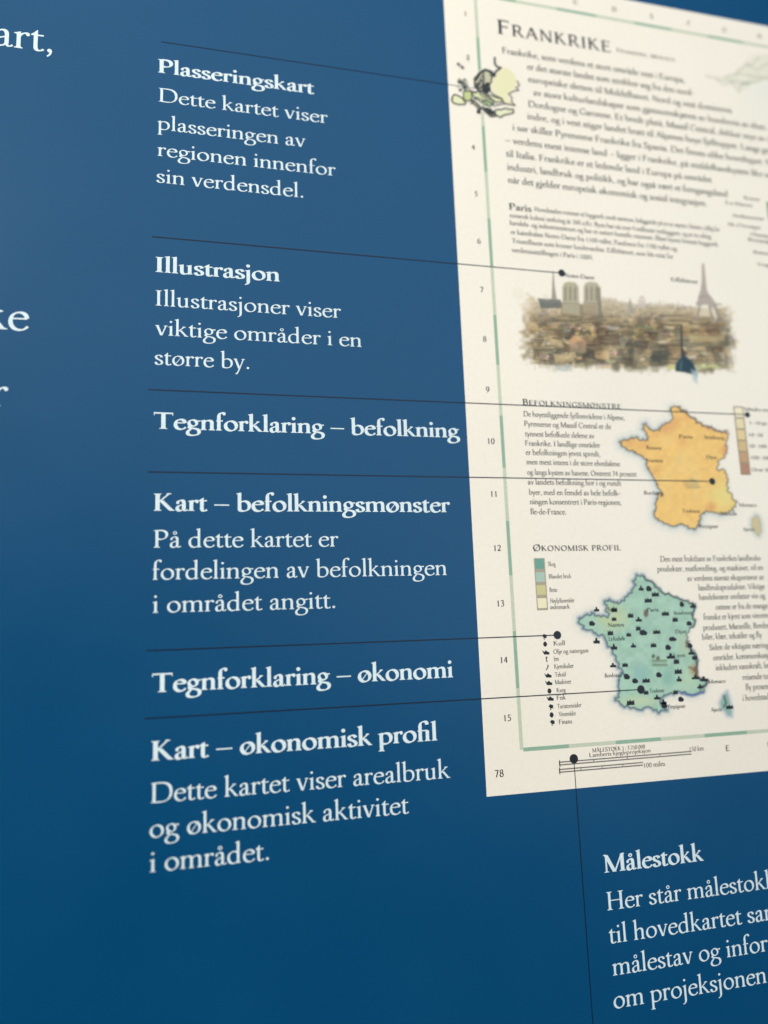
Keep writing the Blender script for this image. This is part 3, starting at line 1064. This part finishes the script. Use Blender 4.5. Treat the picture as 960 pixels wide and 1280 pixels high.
# rows of roofs and house fronts, small at the skyline and larger towards the foot
for row in range(12):
    y = 205 + row * 22
    sc = 0.6 + row * 0.12
    x = 40 + r.uniform(0, 20)
    while x < 905:
        wd, hh = r.uniform(16, 46) * sc, r.uniform(9, 20) * sc
        xx, yy = x, y + r.uniform(-8, 8)
        if yy < np.interp(xx, [0, 960], [200, 225]) or yy > 458:
            x += wd; continue
        edge = min((xx - 40) / 70, (900 - xx) / 50, (470 - yy) / 30, 1)
        c0 = r.choice([(0.16, 0.12, 0.065), (0.24, 0.17, 0.09), (0.34, 0.26, 0.15), (0.10, 0.085, 0.055), (0.20, 0.20, 0.16), (0.46, 0.37, 0.22), (0.13, 0.12, 0.085), (0.28, 0.25, 0.17)])
        far_k = max(0, 1 - row / 4.5)
        c0 = [c0[i] * (1 - far_k * .75) + (0.48, 0.46, 0.42)[i] * far_k * .75 for i in range(3)]
        kind = r.random()
        sl = r.uniform(-5, 5) * sc
        if kind < .55:
            q = [(xx, yy), (xx + wd * .2, yy - hh), (xx + wd * .85, yy - hh + sl), (xx + wd, yy + sl)]
        elif kind < .8:
            q = [(xx, yy), (xx, yy - hh), (xx + wd * .5, yy - hh * 1.6), (xx + wd, yy - hh + sl), (xx + wd, yy)]
        else:
            q = [(xx, yy), (xx, yy - hh), (xx + wd * .5, yy - hh), (xx + wd * .5, yy)]
        p.poly([A6(*g) for g in q], c0, 0.8, max(0, edge) * .85)
        if kind < .55 and row > 3:
            c1 = [min(.72, c * r.uniform(1.8, 3.6)) for c in c0]
            p.poly([A6(*g) for g in [(xx, yy), (xx + wd, yy + sl), (xx + wd, yy + sl + hh * .55), (xx, yy + hh * .55)]], c1, 0.8, max(0, edge) * .75)
        x += wd * r.uniform(.55, 1.0)
P6 = lambda pts, c, k=.9, so=.8: p.poly([A6(*t) for t in pts], c, so, k)
# crisp pen work over the washes: eaves, chimneys, window rows, catches of light
for i in range(330):
    y = 215 + 245 * r.random() ** .8; x = r.uniform(45, 890)
    e = min((x - 30) / 70, (905 - x) / 50, (465 - y) / 30, 1)
    if e <= 0: continue
    g = 0.5 + (y - 200) / 260
    kind = r.random()
    if kind < .38:
        p.stroke([A6(x, y), A6(x + r.uniform(6, 22) * g, y + r.uniform(-5, 5) * g)], r.uniform(.5, 1.0), (0.05, 0.04, 0.025), .6, e * .8)
    elif kind < .62:
        p.stroke([A6(x, y), A6(x, y + r.uniform(5, 14) * g)], r.uniform(.5, 1.1), (0.07, 0.06, 0.04), .6, e * .75)
    elif kind < .86:
        w_, h_ = r.uniform(6, 18) * g, r.uniform(4, 9) * g
        p.poly([A6(x, y), A6(x + w_, y - 1), A6(x + w_, y + h_), A6(x, y + h_)], r.choice([(0.66, 0.56, 0.37), (0.56, 0.50, 0.36), (0.60, 0.44, 0.26)]), .6, e * .7)
    else:
        w_ = r.uniform(8, 16) * g
        p.poly([A6(x, y), A6(x + w_ / 2, y - w_ * .5), A6(x + w_, y)], (0.12, 0.085, 0.05), .6, e * .8)
for x in range(360, 760, 13):
    yy = np.interp(x, [300, 400, 500, 640, 760], [165, 175, 195, 190, 205]) + r.uniform(-6, 8)
    P6([(x, yy + 20), (x, yy), (x + r.uniform(5, 11), yy), (x + 10, yy + 20)], r.choice([(0.40, 0.38, 0.36), (0.55, 0.52, 0.48), (0.32, 0.31, 0.28)]), .55)
# long terraces and cornices
for i in range(40):
    y = r.uniform(235, 455); x = r.uniform(430, 800) if i % 3 else r.uniform(60, 400)
    L = r.uniform(50, 140); e = max(0, min((x - 30) / 60, (905 - x - L) / 40, (458 - y) / 25, 1))
    dy = r.uniform(-3, 4)
    p.stroke([A6(x, y), A6(x + L, y + dy)], r.uniform(1.4, 2.8), r.choice([(0.40, 0.34, 0.21), (0.30, 0.27, 0.17), (0.22, 0.19, 0.11)]), .8, e * .7)
    p.stroke([A6(x, y + 7), A6(x + L, y + dy + 7)], r.uniform(.9, 1.6), (0.055, 0.05, 0.035), .7, e * .75)
# cathedral: nave, roof, spire, two towers
P6([(105, 175), (200, 180), (215, 215), (120, 218)], (0.10, 0.12, 0.12))
P6([(200, 195), (300, 200), (310, 245), (205, 250)], (0.22, 0.18, 0.11), .8)
P6([(163, 182), (166, 120), (168, 62), (172, 62), (176, 120), (186, 182)], (0.20, 0.22, 0.20), .85)
for a in (208, 296):
    P6([(a, 235), (a, 128), (a + 8, 112), (a + 25, 106), (a + 55, 110), (a + 68, 128), (a + 72, 245)], (0.36, 0.35, 0.28))
    for j in range(3):
        P6([(a + 8 + j * 20, 185), (a + 8 + j * 20, 135), (a + 13 + j * 20, 122), (a + 18 + j * 20, 135), (a + 18 + j * 20, 185)], (0.20, 0.19, 0.15), .75)
    P6([(a, 190), (a + 70, 194), (a + 70, 200), (a, 196)], (0.22, 0.2, 0.15), .6)
P6([(352, 130), (366, 130), (374, 250), (356, 250)], (0.16, 0.15, 0.11), .7)
P6([(300, 200), (350, 202), (352, 250), (300, 248)], (0.30, 0.26, 0.18), .7)
# churches on the skyline
P6([(480, 240), (484, 185), (488, 172), (494, 190), (505, 240)], (0.30, 0.30, 0.30), .8)
P6([(520, 215), (520, 185), (530, 165), (545, 165), (553, 185), (553, 215)], (0.50, 0.47, 0.47), .7)
P6([(130, 180), (130, 158), (150, 158), (152, 182)], (0.6, 0.57, 0.55), .4)
# iron tower
it = (0.30, 0.28, 0.29)
P6([(785, 32), (795, 32), (802, 100), (806, 140), (822, 172), (770, 172), (780, 140), (785, 100)], it, .85)
P6([(762, 205), (772, 165), (822, 165), (850, 205), (838, 214), (800, 200), (776, 208)], it, .85)
P6([(760, 190), (868, 196), (868, 206), (760, 200)], (0.36, 0.34, 0.33), .8)
p.stroke([A6(776, 205), A6(770, 240), A6(764, 262)], 2.2, it, .8, .7)
p.stroke([A6(838, 205), A6(850, 240), A6(866, 268)], 2.4, it, .8, .8)
p.stroke([A6(818, 208), A6(830, 245), A6(842, 275)], 2.4, it, .8, .8)
# lit gables and dark masses in the near rows
P6([(228, 352), (262, 328), (305, 352), (305, 372), (240, 372)], (0.62, 0.40, 0.24))
P6([(240, 360), (305, 355), (300, 405), (240, 395)], (0.42, 0.36, 0.27), .6)
P6([(322, 296), (345, 310), (358, 338), (330, 330)], (0.62, 0.48, 0.24), .8)
P6([(335, 400), (402, 388), (402, 435), (350, 425)], (0.58, 0.46, 0.27), .8)
P6([(305, 378), (340, 385), (345, 430), (308, 420)], (0.07, 0.065, 0.05), .85)
P6([(50, 275), (110, 270), (100, 305), (55, 300)], (0.58, 0.48, 0.30), .6)
P6([(155, 340), (205, 352), (215, 378), (165, 372)], (0.55, 0.48, 0.30), .7)
P6([(170, 405), (250, 412), (255, 440), (180, 440)], (0.50, 0.42, 0.26), .65)
P6([(350, 330), (440, 318), (450, 372), (360, 370)], (0.13, 0.085, 0.05), .75)
P6([(170, 300), (260, 315), (240, 345), (190, 335)], (0.11, 0.085, 0.05), .7)
P6([(480, 310), (500, 310), (505, 440), (482, 440)], (0.10, 0.10, 0.08), .6)
P6([(720, 325), (880, 320), (880, 352), (740, 355)], (0.42, 0.36, 0.20), .65)
P6([(720, 285), (880, 292), (880, 305), (720, 300)], (0.34, 0.26, 0.15), .7)
P6([(720, 358), (900, 352), (900, 372), (760, 378)], (0.16, 0.16, 0.10), .65)
for x, y, rr in ((600, 410, 22), (630, 395, 24), (625, 430, 26), (585, 430, 20), (490, 390, 14), (430, 460, 18)):
    p.ell(*A6(x, y), rr * .3, rr * .33, (0.055, 0.06, 0.045), 2.2, .75)
for x in (800, 850, 880):
    P6([(x, 405), (x + 12, 400), (x + 14, 455), (x, 458)], (0.16, 0.17, 0.15), .6)
P6([(175, 455), (245, 450), (250, 478), (190, 474)], (0.32, 0.42, 0.48), .55)
P6([(0, 135), (48, 135), (52, 180), (0, 175)], (0.62, 0.62, 0.62), .3, 3)
# dome with needle in front
P6([(697, 285), (703, 285), (706, 380), (716, 402), (700, 402)], (0.12, 0.08, 0.06))
P6([(672, 470), (678, 440), (700, 418), (722, 415), (745, 435), (760, 470), (768, 500), (740, 490)], (0.045, 0.09, 0.13), .92)
P6([(742, 470), (766, 478), (766, 530), (748, 510)], (0.35, 0.50, 0.58), .6, 1.6)
p.stroke([A6(776, 205), A6(768, 240), A6(758, 268)], 2.0, (0.28, 0.26, 0.26), .8, .85)
p.stroke([A6(840, 205), A6(853, 240), A6(870, 272)], 2.2, (0.24, 0.22, 0.22), .8, .9)
p.stroke([A6(816, 208), A6(830, 245), A6(844, 278)], 2.2, (0.24, 0.22, 0.22), .8, .9)
P6([(822, 222), (836, 218), (850, 262), (842, 268)], (0.72, 0.68, 0.58), .7)
P6([(782, 214), (812, 214), (820, 250), (776, 248)], (0.70, 0.66, 0.57), .6)
# washes: long dark strokes across the quarter, broad clumps of umber
for i in range(46):
    y = r.uniform(235, 450); x = r.uniform(40, 860); L = r.uniform(30, 130)
    e = min((x - 30) / 60, (905 - x - L) / 40, (462 - y) / 25, 1)
    p.stroke([A6(x, y), A6(x + L, y + r.uniform(-6, 6))], r.uniform(.8, 2.0), r.choice([(0.09, 0.075, 0.045), (0.13, 0.12, 0.08), (0.30, 0.25, 0.15)]), 1.0, max(0, e) * .6)
cl = np.clip((vnoise((H, Wd), 26, 61) * .6 + vnoise((H, Wd), 11, 62) * .4 - .42) * 3.2, 0, 1)
low = np.clip((gy - 225) / 50, 0, 1)
p.rgb = p.rgb * (1 - (.5 * cl * low * np.clip(msk * 1.3 - .3, 0, 1))[..., None] * np.array([.85, .95, 1.0]))
p.rgb = blur(p.rgb, 1)
# dome with needle in front
P6([(696, 283), (704, 283), (708, 380), (720, 405), (698, 405)], (0.06, 0.045, 0.035), .95)
P6([(676, 478), (680, 452), (690, 436), (700, 424), (703, 400), (712, 400), (716, 416), (732, 430), (750, 446), (760, 470), (757, 486), (730, 484)], (0.010, 0.035, 0.060), .98)
P6([(692, 452), (700, 434), (706, 434), (702, 474), (692, 474)], (0.06, 0.12, 0.16), .7)
P6([(742, 470), (766, 478), (766, 530), (748, 512)], (0.35, 0.50, 0.58), .6, 1.6)
am = np.clip(p.a, 0, 1)[..., None]
p.rgb = p.rgb * (1 - am) + p.rgb * np.array([1.07, .99, .86]) * am
sub = rng.normal(0, .035, p.X.shape)[..., None]
p.rgb = p.rgb * (1 + sub * np.clip(p.a, 0, 1)[..., None])
illus = p.build('city_illustration', page, ZC + 0.00001, 'watercolour view over Paris roofs')
for t, a, b in (('Notre-Dame', A2(380, 266), A2(465, 274)), ('Eiffeltårnet', A2(683, 278), A2(760, 287))):
    k = Ink()
    k.line(t, a, 0.0105, SBOLD, x1=b)
    k.build('picture_caption', M_GREY, illus)

# ---- outlines of France, in the page plane
OUT = [(385, 90), (420, 85), (440, 110), (470, 125), (500, 155), (530, 175), (560, 190), (590, 205), (620, 210), (650, 235), (690, 238), (715, 245), (708, 290), (715, 340), (710, 370), (680, 400), (655, 450), (665, 475), (695, 465), (715, 500), (722, 540), (712, 560), (725, 600), (745, 640), (775, 660), (765, 690), (735, 710), (700, 725), (670, 735), (620, 718), (575, 722), (550, 745), (545, 780), (550, 805), (515, 825), (480, 812), (440, 795), (390, 805), (340, 790), (300, 770), (278, 745), (290, 700), (290, 640), (300, 605), (328, 625), (300, 575), (280, 525), (255, 485), (235, 450), (228, 405), (190, 375), (150, 355), (110, 340), (80, 325), (72, 295), (95, 285), (130, 280), (170, 270), (200, 292), (240, 290), (235, 260), (215, 225), (210, 195), (230, 200), (250, 225), (290, 230), (320, 215), (345, 185), (375, 175), (385, 140), (372, 110)]
OUT2 = [(375, 90), (403, 84), (430, 110), (460, 125), (490, 150), (520, 180), (560, 190), (600, 205), (630, 222), (660, 235), (695, 240), (685, 290), (690, 350), (660, 390), (645, 440), (660, 460), (690, 500), (705, 540), (705, 590), (710, 640), (760, 655), (750, 690), (735, 720), (680, 735), (620, 722), (560, 722), (520, 745), (500, 775), (540, 820), (490, 830), (440, 800), (380, 815), (330, 800), (290, 785), (258, 765), (275, 740), (275, 690), (280, 640), (290, 615), (320, 640), (290, 590), (262, 545), (245, 490), (215, 455), (200, 420), (150, 395), (100, 380), (62, 345), (60, 318), (110, 300), (140, 290), (180, 312), (220, 308), (212, 260), (200, 225), (225, 215), (250, 235), (290, 230), (310, 205), (350, 180), (370, 140), (362, 115)]


def jag(pts, amp, seed, sub=3):
    r = random.Random(seed)
    q = []
    for i in range(len(pts)):
        a, b = pts[i], pts[(i + 1) % len(pts)]
        for j in range(sub):
            t = j / sub
            k_ = amp if j else 0
            q.append((a[0] + (b[0] - a[0]) * t + r.uniform(-k_, k_), a[1] + (b[1] - a[1]) * t + r.uniform(-k_, k_)))
    return q


# population map
p = Print(764, 500, 958, 678, 0.8)
o9 = [A9(*t) for t in jag(OUT, 10, 1, 4)]
d = p.dist(o9)
west = np.clip((860 - p.X) / 40, 0, 1) + np.clip((p.Y - 625) / 20, 0, 1) * np.clip((935 - p.X) / 30, 0, 1)
p.mix(np.clip(1 - d / 12, 0, 1) ** 1.3 * np.clip(west, 0, 1), (0.42, 0.52, 0.52), .55)
p.mix(np.clip(1 - d / 4.5, 0, 1) * np.clip(west, 0.25, 1), (0.18, 0.28, 0.32), .55)
nn = vnoise(p.X.shape, 22, 21)
n5 = vnoise(p.X.shape, 6, 22)
ins = np.clip(.5 - d / 1.4, 0, 1)
base = np.array([0.78, 0.50, 0.155])[None, None] * (0.93 + .12 * n5[..., None])
yel = np.clip(1 - np.hypot(p.X - 905, p.Y - 620) / 28, 0, 1)[..., None]
base = base * (1 - yel) + np.array([0.72, 0.62, 0.22]) * yel
base = base * (1 - .45 * np.clip(nn - .55, 0, 1)[..., None] * 2) + np.array([0.78, 0.60, 0.24]) * .45 * np.clip(nn - .55, 0, 1)[..., None] * 2
for (x, y, rr, kk) in ((350, 215, 60, .7), (400, 180, 60, .5), (445, 300, 45, .5), (710, 350, 45, .9), (290, 470, 40, .5), (130, 300, 50, .6), (210, 320, 60, .4), (610, 210, 40, .7), (620, 690, 45, .8), (280, 250, 40, .4), (470, 150, 40, .4)):
    g = np.clip(1 - np.hypot((p.X - A9(x, y)[0]), (p.Y - A9(x, y)[1])) / (rr * .2083), 0, 1)[..., None] * kk
    base = base * (1 - g) + np.array([0.62, 0.27, 0.10]) * g
p.rgb = p.rgb * (1 - ins[..., None]) + base * ins[..., None]
p.a = np.maximum(p.a, ins)
lw = np.clip(.5 - (np.abs(d) - .55) / 1.4, 0, 1)
p.mix(np.clip(.5 - (np.abs(d) - .75) / 1.2, 0, 1), (0.07, 0.05, 0.04), .9)
ne = [A9(*t) for t in jag([(420, 90), (440, 108), (470, 122), (500, 155), (530, 175), (560, 190), (590, 205), (620, 212), (650, 235), (690, 240), (715, 245)], 12, 5)][:-3]
p.stroke(ne, 1.8, (0.12, 0.06, 0.05), .8, .8)
# Corsica with its sea
co = [A9(*t) for t in jag([(885, 740), (900, 745), (915, 790), (920, 830), (905, 865), (880, 840), (860, 800), (862, 770)], 3, 5)]
dc = p.dist(co)
p.mix(np.clip(1 - dc / 6, 0, 1), (0.36, 0.46, 0.48), .6)
p.poly(co, (0.55, 0.48, 0.27), .8)
p.mix(np.clip(.5 - (np.abs(dc) - .3), 0, 1), (0.2, 0.2, 0.16), .6)
for (x, y) in ((455, 535), (458, 555), (470, 572)):
    p.stroke([A9(x, y), A9(x + 80, y)], 2.4, (0.28, 0.24, 0.13), 1.0, .65)
p.stroke([A9(500, 525), A9(520, 535)], 3.4, (0.22, 0.24, 0.14), 1.0, .6)
p.rgb = blur(p.rgb, 1)
pop = p.build('population_map', page, ZC + 0.00001, 'orange map of France with blue sea edge')


def names(lst, A, em, parent, cond=1.1, mat=M_BLACK):
    for t, a, b in lst:
        k = Ink()
        k.line(t, A(*a), em, SBOLD, x1=A(*b), z=ZT + 0.00001)
        k.build('place_name', mat, parent)


names([('Paris', (425, 277), (508, 278)), ('Strasbourg', (578, 281), (700, 284)), ('Rennes', (230, 344), (320, 343)), ('Nantes', (228, 420), (330, 421)),
       ('Dijon', (590, 401), (655, 402)), ('Bordeaux', (215, 616), (335, 616)), ('Toulouse', (445, 724), (553, 724)), ('Marseille', (680, 741), (775, 740)),
       ('Monaco', (785, 688), (893, 688)), ('Perpignan', (550, 816), (660, 814)), ('Ajaccio', (810, 834), (880, 833))], A9, 0.0088, pop, mat=M_LABEL)

# key of the population map: one long bar of swatches
key = bpy.data.objects.new('population_key', None)
C.objects.link(key)
key.parent = page
a0, a1 = plan(*A9(752, 88)), plan(*A9(800, 494))
wu = plan(*A9(806, 88))[0] - plan(*A9(752, 88))[0]
ku = 0.5 * (a0[0] + a1[0])
cols = [(0.78, 0.72, 0.52), (0.70, 0.62, 0.38), (0.68, 0.54, 0.28), (0.58, 0.42, 0.21), (0.48, 0.30, 0.16), (0.40, 0.21, 0.13)]
hh = (a1[1] - a0[1]) / 6
bmat = print_mat('key_border_ink', (0.30, 0.25, 0.17), mottling=.02)
k = Ink()
rect(k, ku - .0009, a0[1] - .0009, ku + wu + .0009, a1[1] + .0009, ZT)
k.build('border', bmat, key)
for i, c in enumerate(cols):
    k = Ink()
    rect(k, ku + .0012, a0[1] + i * hh + .0012, ku + wu - .0012, a0[1] + (i + 1) * hh - .0012, ZT + .00001)
    k.build('swatch', print_mat('key_ink', c, mottling=.02), key)
k = Ink()
for t, a in (('Mindre enn 1', (818, 112)), ('1–10 pr. km²'.replace('²', ''), (850, 194)), ('10–50', (845, 266)), ('50–100', (848, 333)), ('100–500', (858, 403)), ('Over 500', (862, 476))):
    k.line(t, A9(*a), 0.0086, SBOLD, cond=1.25)
k.build('key_text', M_GREY, key)

# economy map
p = Print(712, 706, 924, 908, 0.8)
o7 = [A7(*t) for t in jag(OUT2, 10, 2, 4)]
d = p.dist(o7)
west = np.clip(np.clip((830 - p.X) / 40, 0, 1) + np.clip((p.Y - 845) / 20, 0, 1) * np.clip((900 - p.X) / 30, 0, 1), 0, 1)
p.mix(np.clip(1 - d / 12, 0, 1) ** 1.3 * west, (0.40, 0.50, 0.49), .55)
p.mix(np.clip(1 - d / 4.5, 0, 1) * np.clip(west, .2, 1), (0.05, 0.14, 0.24), .85)
nn = vnoise(p.X.shape, 16, 31)
n5 = vnoise(p.X.shape, 7, 32)
ins = np.clip(.5 - d / 1.4, 0, 1)
base = np.array([0.33, 0.52, 0.41])[None, None] * (0.9 + .18 * n5[..., None])
oc = np.clip(1.25 - np.hypot((p.X - 765) / 22, (p.Y - 772) / 18), 0, 1)[..., None] * .75
base = base * (1 - oc) + np.array([0.50, 0.55, 0.28]) * oc
lt = np.clip(nn - .55, 0, 1)[..., None] * 1.3
base = base * (1 - lt) + np.array([0.40, 0.58, 0.46]) * lt
for (x, y, rx, ry, c_) in ((385, 770, 130, 34, (0.47, 0.58, 0.38)), (660, 650, 60, 60, (0.42, 0.58, 0.40)), (640, 460, 40, 60, (0.42, 0.50, 0.33)), (400, 620, 60, 60, (0.24, 0.44, 0.40)), (545, 640, 40, 60, (0.22, 0.42, 0.36)), (405, 390, 40, 25, (0.22, 0.40, 0.34)), (690, 600, 30, 40, (0.34, 0.22, 0.10))):
    g = np.clip(1.3 - np.hypot((p.X - A7(x, y)[0]) / (rx * .2292), (p.Y - A7(x, y)[1]) / (ry * .2292)), 0, 1)[..., None] * .8
    base = base * (1 - g) + np.array(c_) * g
p.rgb = p.rgb * (1 - ins[..., None]) + base * ins[..., None]
p.a = np.maximum(p.a, ins)
p.mix(np.clip(.5 - (np.abs(d) - .7) / 1.2, 0, 1), (0.03, 0.07, 0.10), .9)
ne = [A7(*t) for t in jag([(410, 90), (440, 115), (470, 130), (490, 155), (520, 180), (560, 192), (600, 205), (630, 222), (660, 235), (690, 240), (680, 300), (690, 350), (660, 385)], 10, 4)][:-3]
p.stroke(ne, 2.2, (0.03, 0.05, 0.06), .8, .85)
ne = [A7(*t) for t in jag([(645, 450), (665, 475), (690, 510), (700, 550), (690, 600), (715, 645), (760, 655), (735, 690), (715, 720)], 12, 6)][:-3]
p.stroke(ne, 3.2, (0.04, 0.045, 0.05), 1.0, .8)
co = [A7(*t) for t in jag([(865, 720), (880, 770), (890, 850), (870, 845), (845, 815), (830, 780), (845, 740)], 4, 5)]
dc = p.dist(co)
p.mix(np.clip(1 - dc / 5, 0, 1), (0.12, 0.25, 0.45), .55)
p.poly(co, (0.25, 0.42, 0.36), .8)
p.stroke([A7(850, 740), A7(862, 780), A7(850, 800)], 2.4, (0.04, 0.05, 0.06), .8, .8)
p.stroke([A7(620, 728), A7(680, 738), A7(740, 722)], 3, (0.06, 0.12, 0.32), 1.2, .8)
for (x, y) in ((462, 550), (465, 572)):
    p.stroke([A7(x, y), A7(x + 72, y)], 3.0, (0.10, 0.13, 0.05), 1.0, .7)
for (x, y) in ((465, 525), (490, 535)):
    p.ell(*A7(x, y), 2.2, 2.6, (0.05, 0.05, 0.02), .8, .85)
p.ell(*A7(425, 290), 3.0, 5, (0.12, 0.05, 0.03), .8, .85)
p.stroke([A7(660, 585), A7(700, 600), A7(705, 640)], 3, (0.20, 0.10, 0.04), 1.2, .8)
p.rgb = blur(p.rgb, 1)
eco = p.build('economy_map', page, ZC + 0.00001, 'green map of France with black product symbols')
marks = [(398, 155), (440, 155), (475, 185), (620, 240), (680, 250), (530, 290), (385, 325), (382, 370), (583, 322), (330, 405), (355, 467), (465, 462), (545, 475), (230, 395), (250, 475), (245, 575), (310, 570), (320, 635), (365, 658), (425, 655), (495, 625), (560, 525), (590, 550), (570, 430), (600, 605), (605, 650), (340, 775), (485, 750), (525, 792), (155, 270), (155, 442), (130, 345), (250, 320), (585, 718), (615, 758), (695, 640), (720, 690), (740, 650), (660, 345), (665, 465), (672, 505), (690, 530), (340, 300), (436, 218), (482, 390), (410, 395), (250, 268), (520, 775), (400, 705), (425, 720), (880, 800)]
r = random.Random(3)
for i, (x, y) in enumerate(marks):
    k = Ink()
    u, v = plan(*A7(x, y))
    wide = r.choice([1, 1.2, 1.6]) * .0040
    tall = r.uniform(.0034, .0048)
    kk = r.randrange(3)
    if kk == 0:
        pts = [(-1, .7), (1, .8), (1.1, -.1), (.4, -.2), (.2, -1), (-.3, -1), (-.4, -.2), (-1.1, 0)]
    elif kk == 1:
        pts = [(-1, .4), (-.6, .9), (.7, .9), (1.1, .2), (.6, -.5), (0, -.9), (-.8, -.6)]
    else:
        pts = [(-1, .9), (-.8, -.6), (-.3, -.2), (-.1, -.9), (.3, -.2), (.9, -.6), (1, .9)]
    k.poly([(u + a * wide, v + b * tall) for a, b in pts], ZT + .00001)
    k.build('product_symbol', M_BLACK, eco)
names([('Paris', (430, 282), (495, 281)), ('Strasbourg', (575, 299), (680, 298)), ('Rennes', (218, 279), (270, 278)), ('Nantes', (218, 365), (305, 364)), ('La Rochelle', (222, 441), (312, 441)),
       ('Dijon', (585, 401), (645, 400)), ('Lyon', (575, 531), (640, 530)), ('Bordeaux', (200, 641), (290, 640)), ('Toulouse', (445, 724), (525, 723)),
       ('Perpignan', (545, 811), (640, 809)), ('Monaco', (765, 674), (860, 672)), ('Ajaccio', (780, 827), (840, 826))], A7, 0.0084, eco, mat=M_GREY)

# land-use key
lk = bpy.data.objects.new('land_use_key', None)
C.objects.link(lk)
lk.parent = page
kb = print_mat('key_frame_ink', (0.36, 0.32, 0.24), mottling=.02)
u0, v0 = plan(*A8(138, 142)); u1, v1 = plan(*A8(222, 474))
w2 = plan(*A8(208, 142))[0] - u0
k = Ink()
uc = 0.5 * (u0 + plan(*A8(160, 474))[0])
rect(k, uc, v0, uc + w2, v1)
k.build('border', kb, lk)
for i, c in enumerate([(0.14, 0.32, 0.25), (0.36, 0.50, 0.42), (0.55, 0.51, 0.25), (0.78, 0.72, 0.48)]):
    k = Ink()
    h4 = (v1 - v0) / 4
    rect(k, uc + .0016, v0 + i * h4 + (.0016 if i else .0008), uc + w2 - .0016, v0 + (i + 1) * h4 - .003, ZT + .00001)
    k.build('swatch', print_mat('key_ink', c, mottling=.02), lk)
k = Ink()
for t, a, b in (('Skog', (230, 192), (280, 192)), ('Blandet bruk', (235, 272), (380, 272)), ('Beite', (240, 358), (290, 358)), ('Høyfjellsområder', (245, 428), (400, 425)), ('ødemark', (245, 468), (372, 465))):
    k.line(t, A8(*a), 0.0092, SREG, x1=A8(*b))
k.build('key_text', M_GREY, lk)

# symbol key
sk = bpy.data.objects.new('symbol_key', None)
C.objects.link(sk)
sk.parent = page
ys = [645, 692, 745, 790, 840, 892, 940, 992, 1040, 1095, 1145, 1195]
lb = [None, ('Kull', 265, 340), ('Olje og naturgass', 265, 490), ('Jern', 268, 300), ('Kjemikalier', 270, 395), ('Tekstil', 275, 345), ('Maskiner', 275, 380), ('Kveg', 285, 345), ('Fisk', 285, 345), ('Turistområder', 290, 445), ('Vinområder', 300, 410), ('Finans', 300, 385)]
shapes = {0: [(-1, -.3), (-.2, -1), (1, -.6), (.9, .5), (0, .4), (.1, 1), (-.3, 1), (-.4, .2)],
          1: [(-.9, 0), (-.4, -.9), (.5, -.8), (.9, .1), (.3, .9), (-.5, .8)],
          2: [(-1.6, -.8), (-.6, -.2), (0, -.8), (.8, -.2), (1.5, 0), (1.4, .8), (-.8, .7)],
          3: [(-.3, -1), (.5, -.8), (0, -.1), (.4, .9), (-.1, .9), (-.3, .1)],
          4: [(.2, -1), (.7, -.6), (.3, .2), (-.4, 1), (-.7, .8), (0, 0)]}
for i, y in enumerate(ys):
    x = 207 + (i * 4.6)
    u, v = plan(*A8(x, y))
    k = Ink()
    s_ = shapes[{0: 0, 1: 1, 2: 2, 3: 3, 4: 4, 5: 2, 6: 2, 7: 1, 8: 2, 9: 0, 10: 1, 11: 0}[i]]
    k.poly([(u + a * .0036, v + b * .0040) for a, b in s_], ZT)
    k.build('symbol', M_BLACK if i not in (3, 4, 6) else M_GREY, sk)
k = Ink()
for i, t in enumerate(lb):
    if t: k.line(t[0], A8(t[1], ys[i] + 9), 0.0092, SREG, x1=A8(t[2], ys[i] + 8))
k.build('key_text', M_GREY, sk)

# ---- relief of the large map, coming in from the right
p = Print(876, 50, 1010, 178, 1.0)
n1, n2 = vnoise(p.X.shape, 9, 51), vnoise(p.X.shape, 4, 52)
pk = [(882, 95), (905, 97), (920, 90), (930, 80), (938, 70), (960, 66), (1010, 62), (1010, 100), (955, 100), (938, 104), (926, 116), (920, 108), (905, 102)]
sea = np.clip((p.X - 915) / 40, 0, 1) * np.clip((p.Y - 92) / 15, 0, 1) * np.clip((175 - p.Y) / 60, 0, 1)
p.mix(sea, (0.66, 0.715, 0.64), .5)
d = p.dist(jag(pk, 2, 3))
p.mix(np.clip(.5 - d / 4, 0, 1) * (.35 + .4 * n1), (0.56, 0.57, 0.45), .7)
r = random.Random(9)
for pts in ([(882, 95), (900, 99), (918, 101), (935, 107)], [(905, 96), (925, 92), (942, 96), (960, 97)], [(920, 92), (930, 82), (940, 80), (948, 72)], [(897, 100), (905, 106), (915, 103), (924, 116), (926, 106), (936, 103)], [(932, 80), (946, 88), (958, 80), (975, 86)], [(938, 104), (955, 98), (990, 99)]):
    p.stroke([(a + r.uniform(-1, 1), b + r.uniform(-1, 1)) for a, b in pts], 1.4, (0.36, 0.35, 0.27), 1.2, .6)
p.stroke([(928, 104), (938, 103)], 3.4, (0.34, 0.38, 0.28), 1.5, .6)
p.a = np.maximum(p.a, .02)
p.build('relief_map', page, ZC + 0.00001, 'pale grey-green relief map fragment')
print('tris', sum(len(o.data.polygons) for o in C.objects if o.type == 'MESH'))
